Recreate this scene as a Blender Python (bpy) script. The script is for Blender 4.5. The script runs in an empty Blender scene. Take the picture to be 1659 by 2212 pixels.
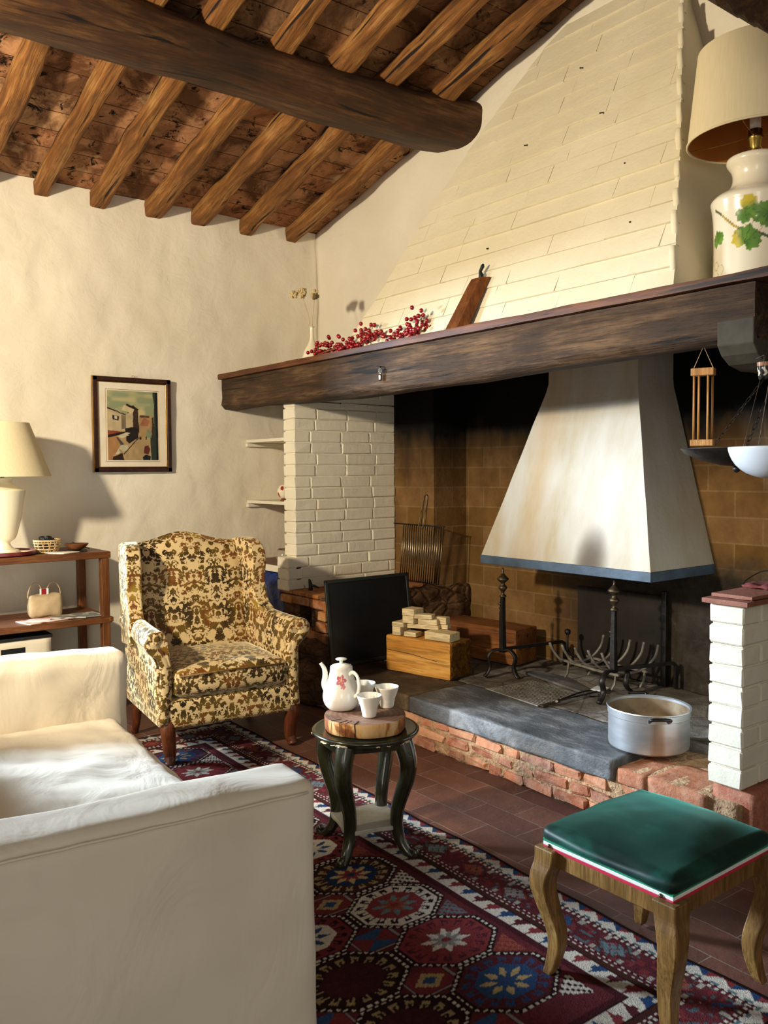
import bpy, math, random
import numpy as np
from mathutils import Vector, Matrix, noise as mnoise

# ------------------------------------------------------------------ camera
scene = bpy.context.scene
col = scene.collection
cam_d = bpy.data.cameras.new('camera')
cam = bpy.data.objects.new('camera', cam_d); col.objects.link(cam)
R_, U_, F_ = (0.61556252, 0.78806122, -0.0065027), (-0.03478547, 0.03541262, 0.9987672), (-0.78731998, 0.61457746, -0.04921176)
m = Matrix.Identity(4)
for i in range(3):
    m[i][0] = R_[i]; m[i][1] = U_[i]; m[i][2] = -F_[i]
m[0][3], m[1][3], m[2][3] = 5.53121, -3.68164, 1.45
cam.matrix_world = m
cam_d.sensor_fit = 'VERTICAL'; cam_d.sensor_height = 36.0; cam_d.sensor_width = 27.0
cam_d.lens = 30.0; cam_d.clip_start = 0.05
scene.camera = cam
# ------------------------------------------------------------------ light
scene.view_settings.view_transform = 'Standard'; scene.view_settings.look = 'None'
scene.view_settings.gamma = 1.0; scene.view_settings.use_curve_mapping = False
scene.view_settings.exposure = 0.0
w = bpy.data.worlds.new('world'); scene.world = w; w.use_nodes = True
bg = w.node_tree.nodes['Background']
bg.inputs[0].default_value = (1.0, 0.95, 0.89, 1); bg.inputs[1].default_value = 0.36

def area(name, loc, target, sx, sy, power, color):
    d = bpy.data.lights.new(name, 'AREA'); d.shape = 'RECTANGLE'; d.size = sx; d.size_y = sy
    d.energy = power; d.color = color
    o = bpy.data.objects.new(name, d); col.objects.link(o); o.location = loc
    o.rotation_euler = (Vector(target) - Vector(loc)).to_track_quat('-Z', 'Y').to_euler()
    return o
d = bpy.data.lights.new('low_sun_through_front_window', 'SPOT'); d.energy = 700; d.color = (1.0, 0.85, 0.62); d.shadow_soft_size = .10
d.spot_size = math.radians(98); d.spot_blend = .40
o = bpy.data.objects.new('low_sun_through_front_window', d); col.objects.link(o); o.location = (2.6, -4.7, 2.4)
o.rotation_euler = (Vector((0.7, -0.7, 2.15)) - Vector(o.location)).to_track_quat('-Z', 'Y').to_euler()
area('daylight_outside_left_window', (-3.0, -6.0, 2.8), (3.2, -1.6, 0.6), 1.1, 1.1, 2000, (0.69, 0.84, 1.0))
area('added_fill_right', (7.3, -4.9, 1.7), (3.7, -3.0, 0.5), 1.0, 1.9, 26, (1.0, 0.90, 0.76))  # unseen fill light, added to brighten the sofa's outer side

# ------------------------------------------------------------------ helpers
rnd = random.Random(7)
def lin(h):
    h = h.lstrip('#'); r = []
    for k in (0, 2, 4):
        c = int(h[k:k+2], 16) / 255
        r.append(c / 12.92 if c <= 0.04045 else ((c + 0.055) / 1.055) ** 2.4)
    return tuple(r)
def lin4(h): return lin(h) + (1.0,)

class G:
    """collects geometry, builds ONE mesh object"""
    def __init__(s): s.v = []; s.f = []; s.c = []; s.xf = None
    def add(s, vs, fs, color=None):
        n = len(s.v)
        if s.xf is not None: vs = [tuple(s.xf @ Vector(p)) for p in vs]
        s.v += [tuple(p) for p in vs]; s.f += [tuple(i + n for i in f) for f in fs]
        if color is not None: s.c += [color] * len(vs)
        return s
    def box(s, c, h, ch=0.0, rot=0.0, jit=0.0, tilt=None, color=None):
        cx, cy, cz = c; hx, hy, hz = h
        ch = min(ch, hx * .9, hy * .9, hz * .9)
        vs = []; fs = []
        if ch <= 0:
            for sx in (-1, 1):
                for sy in (-1, 1):
                    for sz in (-1, 1): vs.append([sx*hx, sy*hy, sz*hz])
            fs = [(0,1,3,2),(4,6,7,5),(0,4,5,1),(2,3,7,6),(0,2,6,4),(1,5,7,3)]
        else:
            idx = {}
            for sx in (-1, 1):
                for sy in (-1, 1):
                    for sz in (-1, 1):
                        for a in range(3):
                            p = [sx*(hx-ch), sy*(hy-ch), sz*(hz-ch)]
                            p[a] = (sx*hx, sy*hy, sz*hz)[a]
                            idx[(sx, sy, sz, a)] = len(vs); vs.append(p)
            for a in range(3):
                b, c2 = (a+1) % 3, (a+2) % 3
                for sg in (-1, 1):
                    q = []
                    for (u, v) in ((-1,-1),(1,-1),(1,1),(-1,1)):
                        k = [0,0,0]; k[a] = sg; k[b] = u; k[c2] = v
                        q.append(idx[(k[0],k[1],k[2],a)])
                    fs.append(q if sg > 0 else q[::-1])
            for a in range(3):
                b, c2 = (a+1) % 3, (a+2) % 3
                for sb in (-1, 1):
                    for sc in (-1, 1):
                        k0 = [0,0,0]; k0[a] = -1; k0[b] = sb; k0[c2] = sc
                        k1 = list(k0); k1[a] = 1
                        q = [idx[(*k0, b)], idx[(*k1, b)], idx[(*k1, c2)], idx[(*k0, c2)]]
                        fs.append(q if sb*sc > 0 else q[::-1])
            for sx in (-1, 1):
                for sy in (-1, 1):
                    for sz in (-1, 1):
                        q = [idx[(sx,sy,sz,a)] for a in range(3)]
                        fs.append(q if sx*sy*sz > 0 else q[::-1])
        cr, sr = math.cos(rot), math.sin(rot)
        out = []
        for p in vs:
            x, y, z = p
            if jit: x += rnd.uniform(-jit, jit); y += rnd.uniform(-jit, jit); z += rnd.uniform(-jit, jit)
            if tilt:
                q = tilt @ Vector((x, y, z)); x, y, z = q
            out.append((cx + x*cr - y*sr, cy + x*sr + y*cr, cz + z))
        return s.add(out, fs, color)
    def rbox(s, c, h, r, n=8, bulge=(0,0,0), rot=0.0, wr=0.0, wf=3.0, seed=0.0, tilt=None):
        """rounded, optionally bulging and wrinkled box"""
        hx, hy, hz = h; key = {}; vs = []; fs = []
        if isinstance(n, int): n = (n, n, n)
        N = [max(2, k) for k in n]
        def vid(i, j, k):
            if (i, j, k) in key: return key[(i, j, k)]
            t = [(-1 + 2*i/N[0]), (-1 + 2*j/N[1]), (-1 + 2*k/N[2])]
            hh = (hx, hy, hz); p = [t[a]*hh[a] for a in range(3)]
            q = [max(-(hh[a]-r), min(hh[a]-r, p[a])) for a in range(3)]
            d = Vector([p[a]-q[a] for a in range(3)])
            if d.length > 1e-9:
                mx = max(abs(x) for x in d); d = d.normalized() * r * (mx / r)
            p = Vector(q) + d
            for a in range(3):
                if bulge[a]:
                    b, e = (a+1) % 3, (a+2) % 3
                    p[a] += bulge[a] * t[a] * (1 - t[b]**2) * (1 - t[e]**2)
            if wr:
                nv = d.normalized() if d.length > 1e-9 else Vector((0,0,1))
                P = p * wf + Vector((seed, seed*1.7, -seed))
                p += nv * wr * (mnoise.noise(P) + .5*mnoise.noise(P*2.3) )
            key[(i, j, k)] = len(vs); vs.append(p); return key[(i, j, k)]
        for a in range(3):
            b, e = (a+1) % 3, (a+2) % 3
            for sg in (0, N[a]):
                for i in range(N[b]):
                    for j in range(N[e]):
                        q = []
                        for (u, v) in ((0,0),(1,0),(1,1),(0,1)):
                            k = [0,0,0]; k[a] = sg; k[b] = i+u; k[e] = j+v; q.append(vid(*k))
                        fs.append(q if sg else q[::-1])
        cr, sr = math.cos(rot), math.sin(rot); out = []
        for p in vs:
            if tilt: p = tilt @ p
            out.append((c[0] + p[0]*cr - p[1]*sr, c[1] + p[0]*sr + p[1]*cr, c[2] + p[2]))
        return s.add(out, fs)
    def lathe(s, prof, seg=32, c=(0,0,0), cap=True, sy=1.0):
        vs = []; fs = []
        for (r, z) in prof:
            for k in range(seg):
                a = 2*math.pi*k/seg; vs.append((c[0]+r*math.cos(a), c[1]+r*math.sin(a)*sy, c[2]+z))
        for i in range(len(prof)-1):
            for k in range(seg):
                k2 = (k+1) % seg
                fs.append((i*seg+k, i*seg+k2, (i+1)*seg+k2, (i+1)*seg+k))
        if cap:
            if prof[0][0] > 1e-5: fs.append(tuple(range(seg))[::-1])
            if prof[-1][0] > 1e-5: fs.append(tuple((len(prof)-1)*seg+k for k in range(seg)))
        return s.add(vs, fs)
    def tube(s, pts, r, seg=8, cap=True, flat=1.0, up=(0,0,1)):
        """sweep along pts; r number or list; flat squashes the second axis"""
        pts = [Vector(p) for p in pts]; n = len(pts)
        if not isinstance(r, (list, tuple)): r = [r]*n
        vs = []; fs = []; prev = None
        for i, p in enumerate(pts):
            t = (pts[min(i+1, n-1)] - pts[max(i-1, 0)]).normalized()
            if prev is None:
                u = Vector(up)
                if abs(t.dot(u)) > .95: u = Vector((1,0,0))
                a = t.cross(u).normalized()
            else:
                a = (prev - t*prev.dot(t)).normalized()
            b = t.cross(a).normalized(); prev = a
            for k in range(seg):
                an = 2*math.pi*(k+.5)/seg
                vs.append(p + a*math.cos(an)*r[i] + b*math.sin(an)*r[i]*flat)
        for i in range(n-1):
            for k in range(seg):
                k2 = (k+1) % seg
                fs.append((i*seg+k, i*seg+k2, (i+1)*seg+k2, (i+1)*seg+k))
        if cap:
            fs.append(tuple(range(seg))[::-1]); fs.append(tuple((n-1)*seg+k for k in range(seg)))
        return s.add(vs, fs)
    def prism(s, poly, axis, a0, a1):
        """poly in the plane of the two other axes (cyclic order), extruded along axis"""
        n = len(poly); vs = []
        for a in (a0, a1):
            for (p, q) in poly:
                v = [0, 0, 0]; v[axis] = a; v[(axis+1) % 3] = p; v[(axis+2) % 3] = q; vs.append(v)
        fs = [tuple(range(n))[::-1], tuple(range(n, 2*n))]
        for i in range(n):
            j = (i+1) % n; fs.append((i, j, n+j, n+i))
        return s.add(vs, fs)
    def sphere(s, c, r, seg=12, sc=(1,1,1), color=None):
        vs = [(c[0], c[1], c[2]-r*sc[2])]; fs = []; rings = seg//2
        for i in range(1, rings):
            ph = -math.pi/2 + math.pi*i/rings
            for k in range(seg):
                a = 2*math.pi*k/seg
                vs.append((c[0]+r*sc[0]*math.cos(ph)*math.cos(a), c[1]+r*sc[1]*math.cos(ph)*math.sin(a), c[2]+r*sc[2]*math.sin(ph)))
        vs.append((c[0], c[1], c[2]+r*sc[2])); L = len(vs)-1
        for k in range(seg):
            k2 = (k+1) % seg
            fs.append((0, 1+k2, 1+k)); fs.append((L, L-seg+k, L-seg+k2))
            for i in range(rings-2):
                a = 1+i*seg; fs.append((a+k, a+k2, a+seg+k2, a+seg+k))
        return s.add(vs, fs, color)
    def build(s, name, mat, parent=None, smooth=False, bevel=0, bseg=3, sub=0, uv=None, angle=None):
        me = bpy.data.meshes.new(name)
        me.from_pydata(s.v, [], s.f); me.validate(); me.update()
        if s.c:
            a = me.color_attributes.new('Col', 'FLOAT_COLOR', 'POINT')
            a.data.foreach_set('color', np.array(s.c, dtype=np.float32).ravel())
        o = bpy.data.objects.new(name, me); col.objects.link(o)
        if mat: me.materials.append(mat)
        if smooth: me.polygons.foreach_set('use_smooth', [True]*len(me.polygons))
        if smooth and angle: 
            me.set_sharp_from_angle(angle=math.radians(angle))
        if bevel:
            b = o.modifiers.new('bevel', 'BEVEL'); b.width = bevel; b.segments = bseg; b.limit_method = 'ANGLE'; b.angle_limit = math.radians(35)
        if sub:
            b = o.modifiers.new('sub', 'SUBSURF'); b.levels = sub; b.render_levels = sub
        if uv == 'box': box_uv(me)
        if parent: o.parent = parent
        return o

def box_uv(me):
    uvl = me.uv_layers.new(name='UVMap')
    for p in me.polygons:
        n = p.normal; a = max(range(3), key=lambda k: abs(n[k]))
        for li in p.loop_indices:
            c = me.vertices[me.loops[li].vertex_index].co
            uvl.data[li].uv = ((c[1], c[2]), (c[0]+.37, c[2]), (c[1], c[0]+.21))[a]

def tag(o, label=None, cat=None, group=None, kind=None):
    if label: o['label'] = label
    if cat: o['category'] = cat
    if group: o['group'] = group
    if kind: o['kind'] = kind
    return o
def thing(name, label, cat, loc=(0,0,0), rz=0.0, group=None):
    o = bpy.data.objects.new(name, None); col.objects.link(o)
    o.location = loc; o.rotation_euler = (0, 0, rz); o.empty_display_size = .05
    return tag(o, label, cat, group)
def struct(o): o['kind'] = 'structure'; return o
def copy_tree(o, parent=None):
    c = o.copy(); col.objects.link(c); c.parent = parent
    for ch in list(o.children): copy_tree(ch, c)
    return c

def bez(p0, p1, p2, p3, n=10):
    out = []
    for i in range(n+1):
        t = i/n; out.append(tuple((1-t)**3*Vector(p0) + 3*t*(1-t)**2*Vector(p1) + 3*t*t*(1-t)*Vector(p2) + t**3*Vector(p3)))
    return out
def smoothpath(pts, n=6):
    P = [Vector(p) for p in pts]; P = [P[0]*2-P[1]] + P + [P[-1]*2-P[-2]]; out = []
    for i in range(1, len(P)-2):
        for k in range(n):
            t = k/n; a, b, c, d = P[i-1], P[i], P[i+1], P[i+2]
            out.append(tuple(.5*((2*b) + (c-a)*t + (2*a-5*b+4*c-d)*t*t + (3*b-a-3*c+d)*t**3)))
    out.append(tuple(P[-2])); return out

# ------------------------------------------------------------------ materials
class NT:
    def __init__(s, name):
        s.m = bpy.data.materials.new(name); s.m.use_nodes = True; s.t = s.m.node_tree
        s.b = s.t.nodes['Principled BSDF']; s.tc = s.n('ShaderNodeTexCoord')
    def n(s, k, **kw):
        x = s.t.nodes.new(k)
        for a, b in kw.items(): setattr(x, a, b)
        return x
    def l(s, a, b): s.t.links.new(a, b)
    def map(s, scale=(1,1,1), rot=(0,0,0), src='Object', loc=(0,0,0)):
        mp = s.n('ShaderNodeMapping'); mp.inputs['Scale'].default_value = scale; mp.inputs['Rotation'].default_value = rot
        mp.inputs['Location'].default_value = loc
        s.l(s.tc.outputs[src], mp.inputs[0]); return mp.outputs[0]
    def noise(s, vec, scale=5, detail=4, rough=.55, dist=0):
        x = s.n('ShaderNodeTexNoise'); x.inputs['Scale'].default_value = scale; x.inputs['Detail'].default_value = detail
        x.inputs['Roughness'].default_value = rough; x.inputs['Distortion'].default_value = dist
        s.l(vec, x.inputs['Vector']); return x.outputs['Fac']
    def vor(s, vec, scale=5, feature='F1'):
        x = s.n('ShaderNodeTexVoronoi', feature=feature); x.inputs['Scale'].default_value = scale
        s.l(vec, x.inputs['Vector']); return x
    def ramp(s, fac, stops, interp='LINEAR'):
        r = s.n('ShaderNodeValToRGB'); r.color_ramp.interpolation = interp; e = r.color_ramp.elements
        while len(e) < len(stops): e.new(.5)
        for k, (p, c) in enumerate(stops):
            e[k].position = p; e[k].color = c if len(c) == 4 else tuple(c) + (1,)
        s.l(fac, r.inputs[0]); return r.outputs[0]
    def mix(s, fac, a, b, mode='MIX'):
        x = s.n('ShaderNodeMix', data_type='RGBA', blend_type=mode)
        for k, q in ((0, fac), (6, a), (7, b)):
            if hasattr(q, 'is_linked') or hasattr(q, 'links'): s.l(q, x.inputs[k])
            else: x.inputs[k].default_value = q if k == 0 else (tuple(q) + (1,) if len(q) == 3 else q)
        return x.outputs[2]
    def math(s, op, a, b=0.0, c=None):
        x = s.n('ShaderNodeMath', operation=op)
        for k, q in ((0, a), (1, b), (2, c)):
            if q is None: continue
            if hasattr(q, 'links'): s.l(q, x.inputs[k])
            else: x.inputs[k].default_value = q
        return x.outputs[0]
    def sep(s, vec):
        x = s.n('ShaderNodeSeparateXYZ'); s.l(vec, x.inputs[0]); return x.outputs
    def bump(s, h, strength=.3, dist=.01, prev=None):
        x = s.n('ShaderNodeBump'); x.inputs['Strength'].default_value = strength; x.inputs['Distance'].default_value = dist
        s.l(h, x.inputs['Height'])
        if prev is not None: s.l(prev, x.inputs['Normal'])
        return x.outputs[0]
    def out(s, color=None, rough=.6, normal=None, metal=0, spec=.5, **kw):
        if color is not None:
            if hasattr(color, 'links'): s.l(color, s.b.inputs['Base Color'])
            else: s.b.inputs['Base Color'].default_value = tuple(color) + (1,) if len(color) == 3 else color
        if hasattr(rough, 'links'): s.l(rough, s.b.inputs['Roughness'])
        else: s.b.inputs['Roughness'].default_value = rough
        s.b.inputs['Metallic'].default_value = metal; s.b.inputs['Specular IOR Level'].default_value = spec
        if normal is not None: s.l(normal, s.b.inputs['Normal'])
        for k, v in kw.items(): s.b.inputs[k.replace('_', ' ')].default_value = v
        return s.m

def plain(name, hexc, rough=.5, metal=0, spec=.5, hex2=None, scale=8, bump=0, bscale=40, stretch=(1,1,1), bd=.004, **kw):
    t = NT(name); v = t.map(stretch); c = lin(hexc)
    if hex2: c = t.ramp(t.noise(v, scale, 5, .6), [(.3, lin(hexc)), (.7, lin(hex2))])
    nb = t.bump(t.noise(v, bscale, 4), bump, bd) if bump else None
    return t.out(c, rough, nb, metal, spec, **kw)

def wood(name, dark, mid, light, axis=0, scale=1.0, rough=.6, bump=.4, crack=True, bd=.006):
    t = NT(name); st = [9*scale]*3; st[axis] = .9*scale
    v = t.map(tuple(st)); big = t.map((2*scale,)*3)
    g = t.noise(v, 2.2, 6, .65, .6); b = t.noise(big, 1.3, 4, .6)
    c = t.ramp(t.math('ADD', t.math('MULTIPLY', g, .6), t.math('MULTIPLY', b, .4)), [(.36, lin(dark)), (.5, lin(mid)), (.64, lin(light))])
    st3 = [70*scale]*3; st3[axis] = 4*scale
    fg = t.noise(t.map(tuple(st3)), 1.6, 4, .65, .3); c = t.mix(t.ramp(fg, [(.38, (.75,.75,.75)), (.55, (0,0,0))]), c, tuple(x*.45 for x in lin(mid)))
    kn = t.vor(t.map(tuple((3.2*scale if q_ != axis else 1.1*scale) for q_ in range(3))), 1.0)
    c = t.mix(t.ramp(kn.outputs['Distance'], [(.05, (.9,.9,.9)), (.13, (0,0,0))]), c, tuple(x*.6 for x in lin(dark)))
    st2 = [26*scale]*3; st2[axis] = 1.3*scale
    cr = t.noise(t.map(tuple(st2)), 1.2, 3, .5, .4)
    if crack:
        k = t.ramp(cr, [(.33, (1,1,1)), (.39, (0,0,0))]); c = t.mix(k, c, tuple(x*.25 for x in lin(dark)))
    n1 = t.bump(g, bump, bd); n2 = t.bump(cr, bump*.8, bd, n1); n2 = t.bump(fg, bump*.5, bd*.5, n2)
    return t.out(c, rough, n2, 0, .35)

def vcol(name, rough=.6, spec=.3, bump=0, bscale=200, bd=.002, sheen=0, **kw):
    t = NT(name); a = t.n('ShaderNodeVertexColor'); a.layer_name = 'Col'
    nb = t.bump(t.noise(t.map(), bscale, 3), bump, bd) if bump else None
    return t.out(a.outputs[0], rough, nb, 0, spec, **kw)

MT = {}
t = NT('old plaster'); v = t.map()
c = t.ramp(t.noise(v, 1.1, 5, .6), [(.35, lin('DDD3BD')), (.65, lin('E8E0CE'))])
c = t.mix(t.ramp(t.noise(v, 4.5, 6, .7), [(.6, (0,0,0)), (.85, (.25,.25,.25))]), c, lin('C6AE84'))
n1 = t.bump(t.noise(v, 2.2, 3, .5, .3), .5, .05); n2 = t.bump(t.noise(v, 9, 6, .65, .5), .35, .016, n1)
MT['plaster'] = t.out(c, .9, n2, 0, .15)
t = NT('cream painted masonry'); v = t.map()
c = t.ramp(t.noise(v, 1.5, 5, .6), [(.3, lin('DACFB0')), (.7, lin('E7DEC4'))])
n1 = t.bump(t.noise(v, 14, 5, .6), .35, .012); MT['brickpaint'] = t.out(c, .75, t.bump(t.noise(v, 70, 4), .2, .003, n1), 0, .3)
t = NT('white painted brick'); v = t.map()
c = t.ramp(t.noise(v, 2.5, 5, .6), [(.3, lin('DAD1BA')), (.7, lin('E6DFCB'))])
n1 = t.bump(t.noise(v, 22, 5, .6), .4, .008); MT['whitebrick'] = t.out(c, .7, t.bump(t.noise(v, 90, 4), .3, .003, n1), 0, .3)
# roof tiles: bricks laid between the rafters, sooty blotches, darker beyond the crossbeam
t = NT('terracotta roof tiles'); v = t.map((1,1,1), (0,0,math.pi/2), loc=(.119,0,0))
b = t.n('ShaderNodeTexBrick'); b.offset = .0; b.inputs['Scale'].default_value = 1.0
b.inputs['Brick Width'].default_value = .3648; b.inputs['Row Height'].default_value = .165; b.inputs['Mortar Size'].default_value = .003
b.inputs['Color1'].default_value = lin4('B07C56'); b.inputs['Color2'].default_value = lin4('C79B70'); b.inputs['Mortar'].default_value = lin4('3A2415')
b.inputs['Bias'].default_value = -.1
t.l(v, b.inputs['Vector']); vo = t.map()
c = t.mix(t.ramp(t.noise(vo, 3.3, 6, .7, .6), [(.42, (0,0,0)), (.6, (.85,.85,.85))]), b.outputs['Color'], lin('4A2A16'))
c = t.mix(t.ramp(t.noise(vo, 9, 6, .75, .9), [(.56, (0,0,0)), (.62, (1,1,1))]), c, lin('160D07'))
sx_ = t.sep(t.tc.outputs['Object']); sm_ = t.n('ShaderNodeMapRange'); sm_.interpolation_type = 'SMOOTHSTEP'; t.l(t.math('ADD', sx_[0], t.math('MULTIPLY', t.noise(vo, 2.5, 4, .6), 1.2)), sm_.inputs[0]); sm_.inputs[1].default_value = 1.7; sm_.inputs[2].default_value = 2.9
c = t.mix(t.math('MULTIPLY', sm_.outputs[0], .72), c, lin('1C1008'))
c = t.mix(t.ramp(t.noise(t.map(loc=(3,7,1)), 5, 5, .6), [(.62, (0,0,0)), (.75, (.6,.6,.6))]), c, lin('C5AA80'))
n1 = t.bump(b.outputs['Fac'], -.6, .012); MT['rooftile'] = t.out(c, .9, t.bump(t.noise(vo, 30, 5), .5, .008, n1), 0, .15)
MT['rafter'] = wood('chestnut rafter wood', '3E220C', '8A5A2A', 'B58A52', 0, .8, .75, 1.0, True, .012)
MT['beam'] = wood('hewn dark beam wood', '1E1107', '452A13', '6E4C28', 1, .7, .7, .9)
MT['mantle'] = wood('smoked mantel beam wood', '24160A', '44301D', '6C5236', 0, 1.0, .75, 1.0, True, .012)
MT['board'] = wood('brown board wood', '3A1E0E', '5E3419', '7C4A28', 0, 1, .55, .3)
# floor: worn terracotta tiles
t = NT('terracotta floor'); v = t.map((1,1,1), (0,0,.0))
b = t.n('ShaderNodeTexBrick'); b.offset = .5; b.inputs['Scale'].default_value = 1.0
b.inputs['Brick Width'].default_value = .31; b.inputs['Row Height'].default_value = .155; b.inputs['Mortar Size'].default_value = .0022; b.inputs['Mortar Smooth'].default_value = .4
b.inputs['Color1'].default_value = lin4('523226'); b.inputs['Color2'].default_value = lin4('744A3A'); b.inputs['Mortar'].default_value = lin4('8A7A6A')
dn = t.n('ShaderNodeTexNoise'); dn.inputs['Scale'].default_value = 6; t.l(v, dn.inputs['Vector'])
vm = t.n('ShaderNodeVectorMath', operation='MULTIPLY_ADD'); vm.inputs[1].default_value = (.02,.02,0); t.l(dn.outputs['Color'], vm.inputs[0]); t.l(v, vm.inputs[2])
t.l(vm.outputs[0], b.inputs['Vector'])
c = t.mix(t.ramp(t.noise(v, 3.0, 6, .7), [(.4, (0,0,0)), (.7, (.8,.8,.8))]), b.outputs['Color'], lin('4A3028'))
c = t.mix(t.ramp(t.noise(v, 14, 5, .7), [(.6, (0,0,0)), (.8, (.4,.4,.4))]), c, lin('9A7A66'))
n1 = t.bump(b.outputs['Fac'], -.8, .008); n2 = t.bump(t.noise(v, 12, 6, .7), .5, .01, n1)
MT['floor'] = t.out(c, .55, n2, 0, .35)
# sooty block masonry at the back of the fireplace
t = NT('sooty tufa blocks'); v = t.map()
b = t.n('ShaderNodeTexBrick'); b.offset = .5; b.inputs['Scale'].default_value = 1.0
b.inputs['Brick Width'].default_value = .30; b.inputs['Row Height'].default_value = .133; b.inputs['Mortar Size'].default_value = .005; b.inputs['Mortar Smooth'].default_value = .3
b.inputs['Color1'].default_value = lin4('745528'); b.inputs['Color2'].default_value = lin4('866640'); b.inputs['Mortar'].default_value = lin4('8E7450')
s_ = t.sep(t.tc.outputs['Object']); cb = t.n('ShaderNodeCombineXYZ'); t.l(t.math('ADD', s_[0], s_[1]), cb.inputs[0]); t.l(s_[2], cb.inputs[1])
t.l(cb.outputs[0], b.inputs['Vector'])
c = t.mix(t.ramp(t.noise(v, 5, 6, .7), [(.35, (0,0,0)), (.75, (.75,.75,.75))]), b.outputs['Color'], lin('4A2E12'))
so = t.math('ADD', s_[2], t.math('MULTIPLY', t.noise(t.map((1.4,1.4,.5)), 2.5, 4, .6), .5))
soot = t.ramp(so, [(.0, (0,0,0)), (1.0, (1,1,1))])
soot = t.n('ShaderNodeMapRange'); soot.inputs[1].default_value = 1.55; soot.inputs[2].default_value = 1.98; t.l(so, soot.inputs[0])
c = t.mix(soot.outputs[0], c, lin('060504'))
# black patch left by the fire behind the grate
lx = t.n('ShaderNodeMapRange'); lx.interpolation_type = 'SMOOTHSTEP'; t.l(t.math('ADD', s_[0], t.math('MULTIPLY', t.noise(v, 3, 4, .6), .7)), lx.inputs[0]); lx.inputs[1].default_value = 2.25; lx.inputs[2].default_value = 2.85
lz = t.n('ShaderNodeMapRange'); lz.interpolation_type = 'SMOOTHSTEP'; t.l(t.math('ADD', s_[2], t.math('MULTIPLY', t.noise(v, 4, 4, .6), .3)), lz.inputs[0]); lz.inputs[1].default_value = 1.18; lz.inputs[2].default_value = .98
gry = t.ramp(t.noise(v, 6, 6, .7), [(.35, lin('12110F')), (.6, lin('332F2A')), (.75, lin('6A6258'))])
c = t.mix(t.math('MULTIPLY', t.math('MULTIPLY', lx.outputs[0], lz.outputs[0]), .93), c, gry)
n1 = t.bump(b.outputs['Fac'], -.5, .008); MT['soot'] = t.out(c, .85, t.bump(t.noise(v, 18, 6, .7), .5, .01, n1), 0, .2)
MT['blacksoot'] = plain('thick soot', '080706', .95, hex2='12100D', spec=.1)
# hood plaster with brown run marks and one soot plume
t = NT('smoke stained hood plaster'); v = t.map(); st = t.map((3.2, 3.2, .6))
c = t.ramp(t.noise(st, 1.6, 5, .6), [(.3, lin('A99A7C')), (.5, lin('B5AE9F')), (.7, lin('BFBBB2'))])
s_ = t.sep(t.tc.outputs['Object'])
bx = t.n('ShaderNodeMapRange'); t.l(t.math('ABSOLUTE', t.math('SUBTRACT', t.math('ADD', s_[0], t.math('MULTIPLY', t.math('SUBTRACT', t.noise(st, 1.2, 4), .5), .35)), -.25)), bx.inputs[0]); bx.inputs[1].default_value = .16; bx.inputs[2].default_value = .02
c = t.mix(t.math('MULTIPLY', bx.outputs[0], .5), c, lin('B0946A'))
px = t.math('POWER', t.math('MULTIPLY', t.math('SUBTRACT', s_[0], .211), 9.5), 2.0)
pz = t.math('POWER', t.math('MULTIPLY', t.math('MAXIMUM', t.math('SUBTRACT', s_[2], .04), 0.0), 5.0), 2.0)
pr = t.math('ADD', t.math('ADD', px, pz), t.math('MULTIPLY', t.noise(v, 9, 4), .25))
pm = t.n('ShaderNodeMapRange'); pm.interpolation_type = 'SMOOTHSTEP'; pm.inputs[1].default_value = 1.7; pm.inputs[2].default_value = .0; t.l(pr, pm.inputs[0])
c = t.mix(t.math('MULTIPLY', pm.outputs[0], .85), c, lin('3A2814'))
n1 = t.bump(t.noise(v, 12, 6, .65), .35, .012); MT['hood'] = t.out(c, .85, t.bump(t.noise(v, 80, 4), .25, .003, n1), 0, .2)
MT['hoodband'] = plain('blue grey painted rim', '45586A', .6, hex2='2C3A48', scale=9, bump=.3, bscale=40)
# bare bricks and slab
t = NT('old red brick'); v = t.map(); a = t.n('ShaderNodeVertexColor'); a.layer_name = 'Col'
c = t.mix(t.ramp(t.noise(v, 22, 6, .7), [(.4, (0,0,0)), (.75, (.7,.7,.7))]), a.outputs[0], lin('C9A083'))
c = t.mix(t.ramp(t.noise(v, 9, 5, .7), [(.5, (0,0,0)), (.8, (.7,.7,.7))]), c, lin('6A4433'))
n1 = t.bump(t.noise(v, 30, 6, .7), .8, .012); MT['redbrick'] = t.out(c, .85, n1, 0, .2)
MT['mortar'] = plain('crumbling lime mortar', 'B79A78', .95, hex2='8C6B50', scale=25, bump=1.0, bscale=45, bd=.02, spec=.1)
t = NT('grey hearth stone'); v = t.map((1, 2.2, 1))
c = t.ramp(t.noise(v, 3.5, 7, .7, .4), [(.3, lin('35383A')), (.5, lin('54575A')), (.68, lin('8E9092'))])
c = t.mix(t.ramp(t.noise(t.map(loc=(5,2,0)), 2.2, 5, .6), [(.5, (0,0,0)), (.65, (.5,.5,.5))]), c, lin('5E564A'))
n1 = t.bump(t.noise(v, 9, 7, .75), .8, .014); MT['slab'] = t.out(c, .55, t.bump(t.noise(v, 45, 5, .7), .6, .006, n1), 0, .35)
c2 = t.mix(.0, c, c); t = NT('shaded dirty brown hearth stone'); v = t.map(); c = t.ramp(t.noise(v, 4, 7, .7, .4), [(.35, lin('2E241A')), (.55, lin('4A3C2C')), (.7, lin('6A5A46'))])
MT['slabbrown'] = t.out(c, .8, t.bump(t.noise(v, 20, 6, .7), .5, .01), 0, .2)  # left slab: shade put into the brown colour along with dirt
t = NT('ash covered hearth'); v = t.map()
c = t.ramp(t.noise(v, 3.0, 7, .7, .5), [(.32, lin('4A3F33')), (.5, lin('6F665A')), (.66, lin('9C9A94'))])
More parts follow.
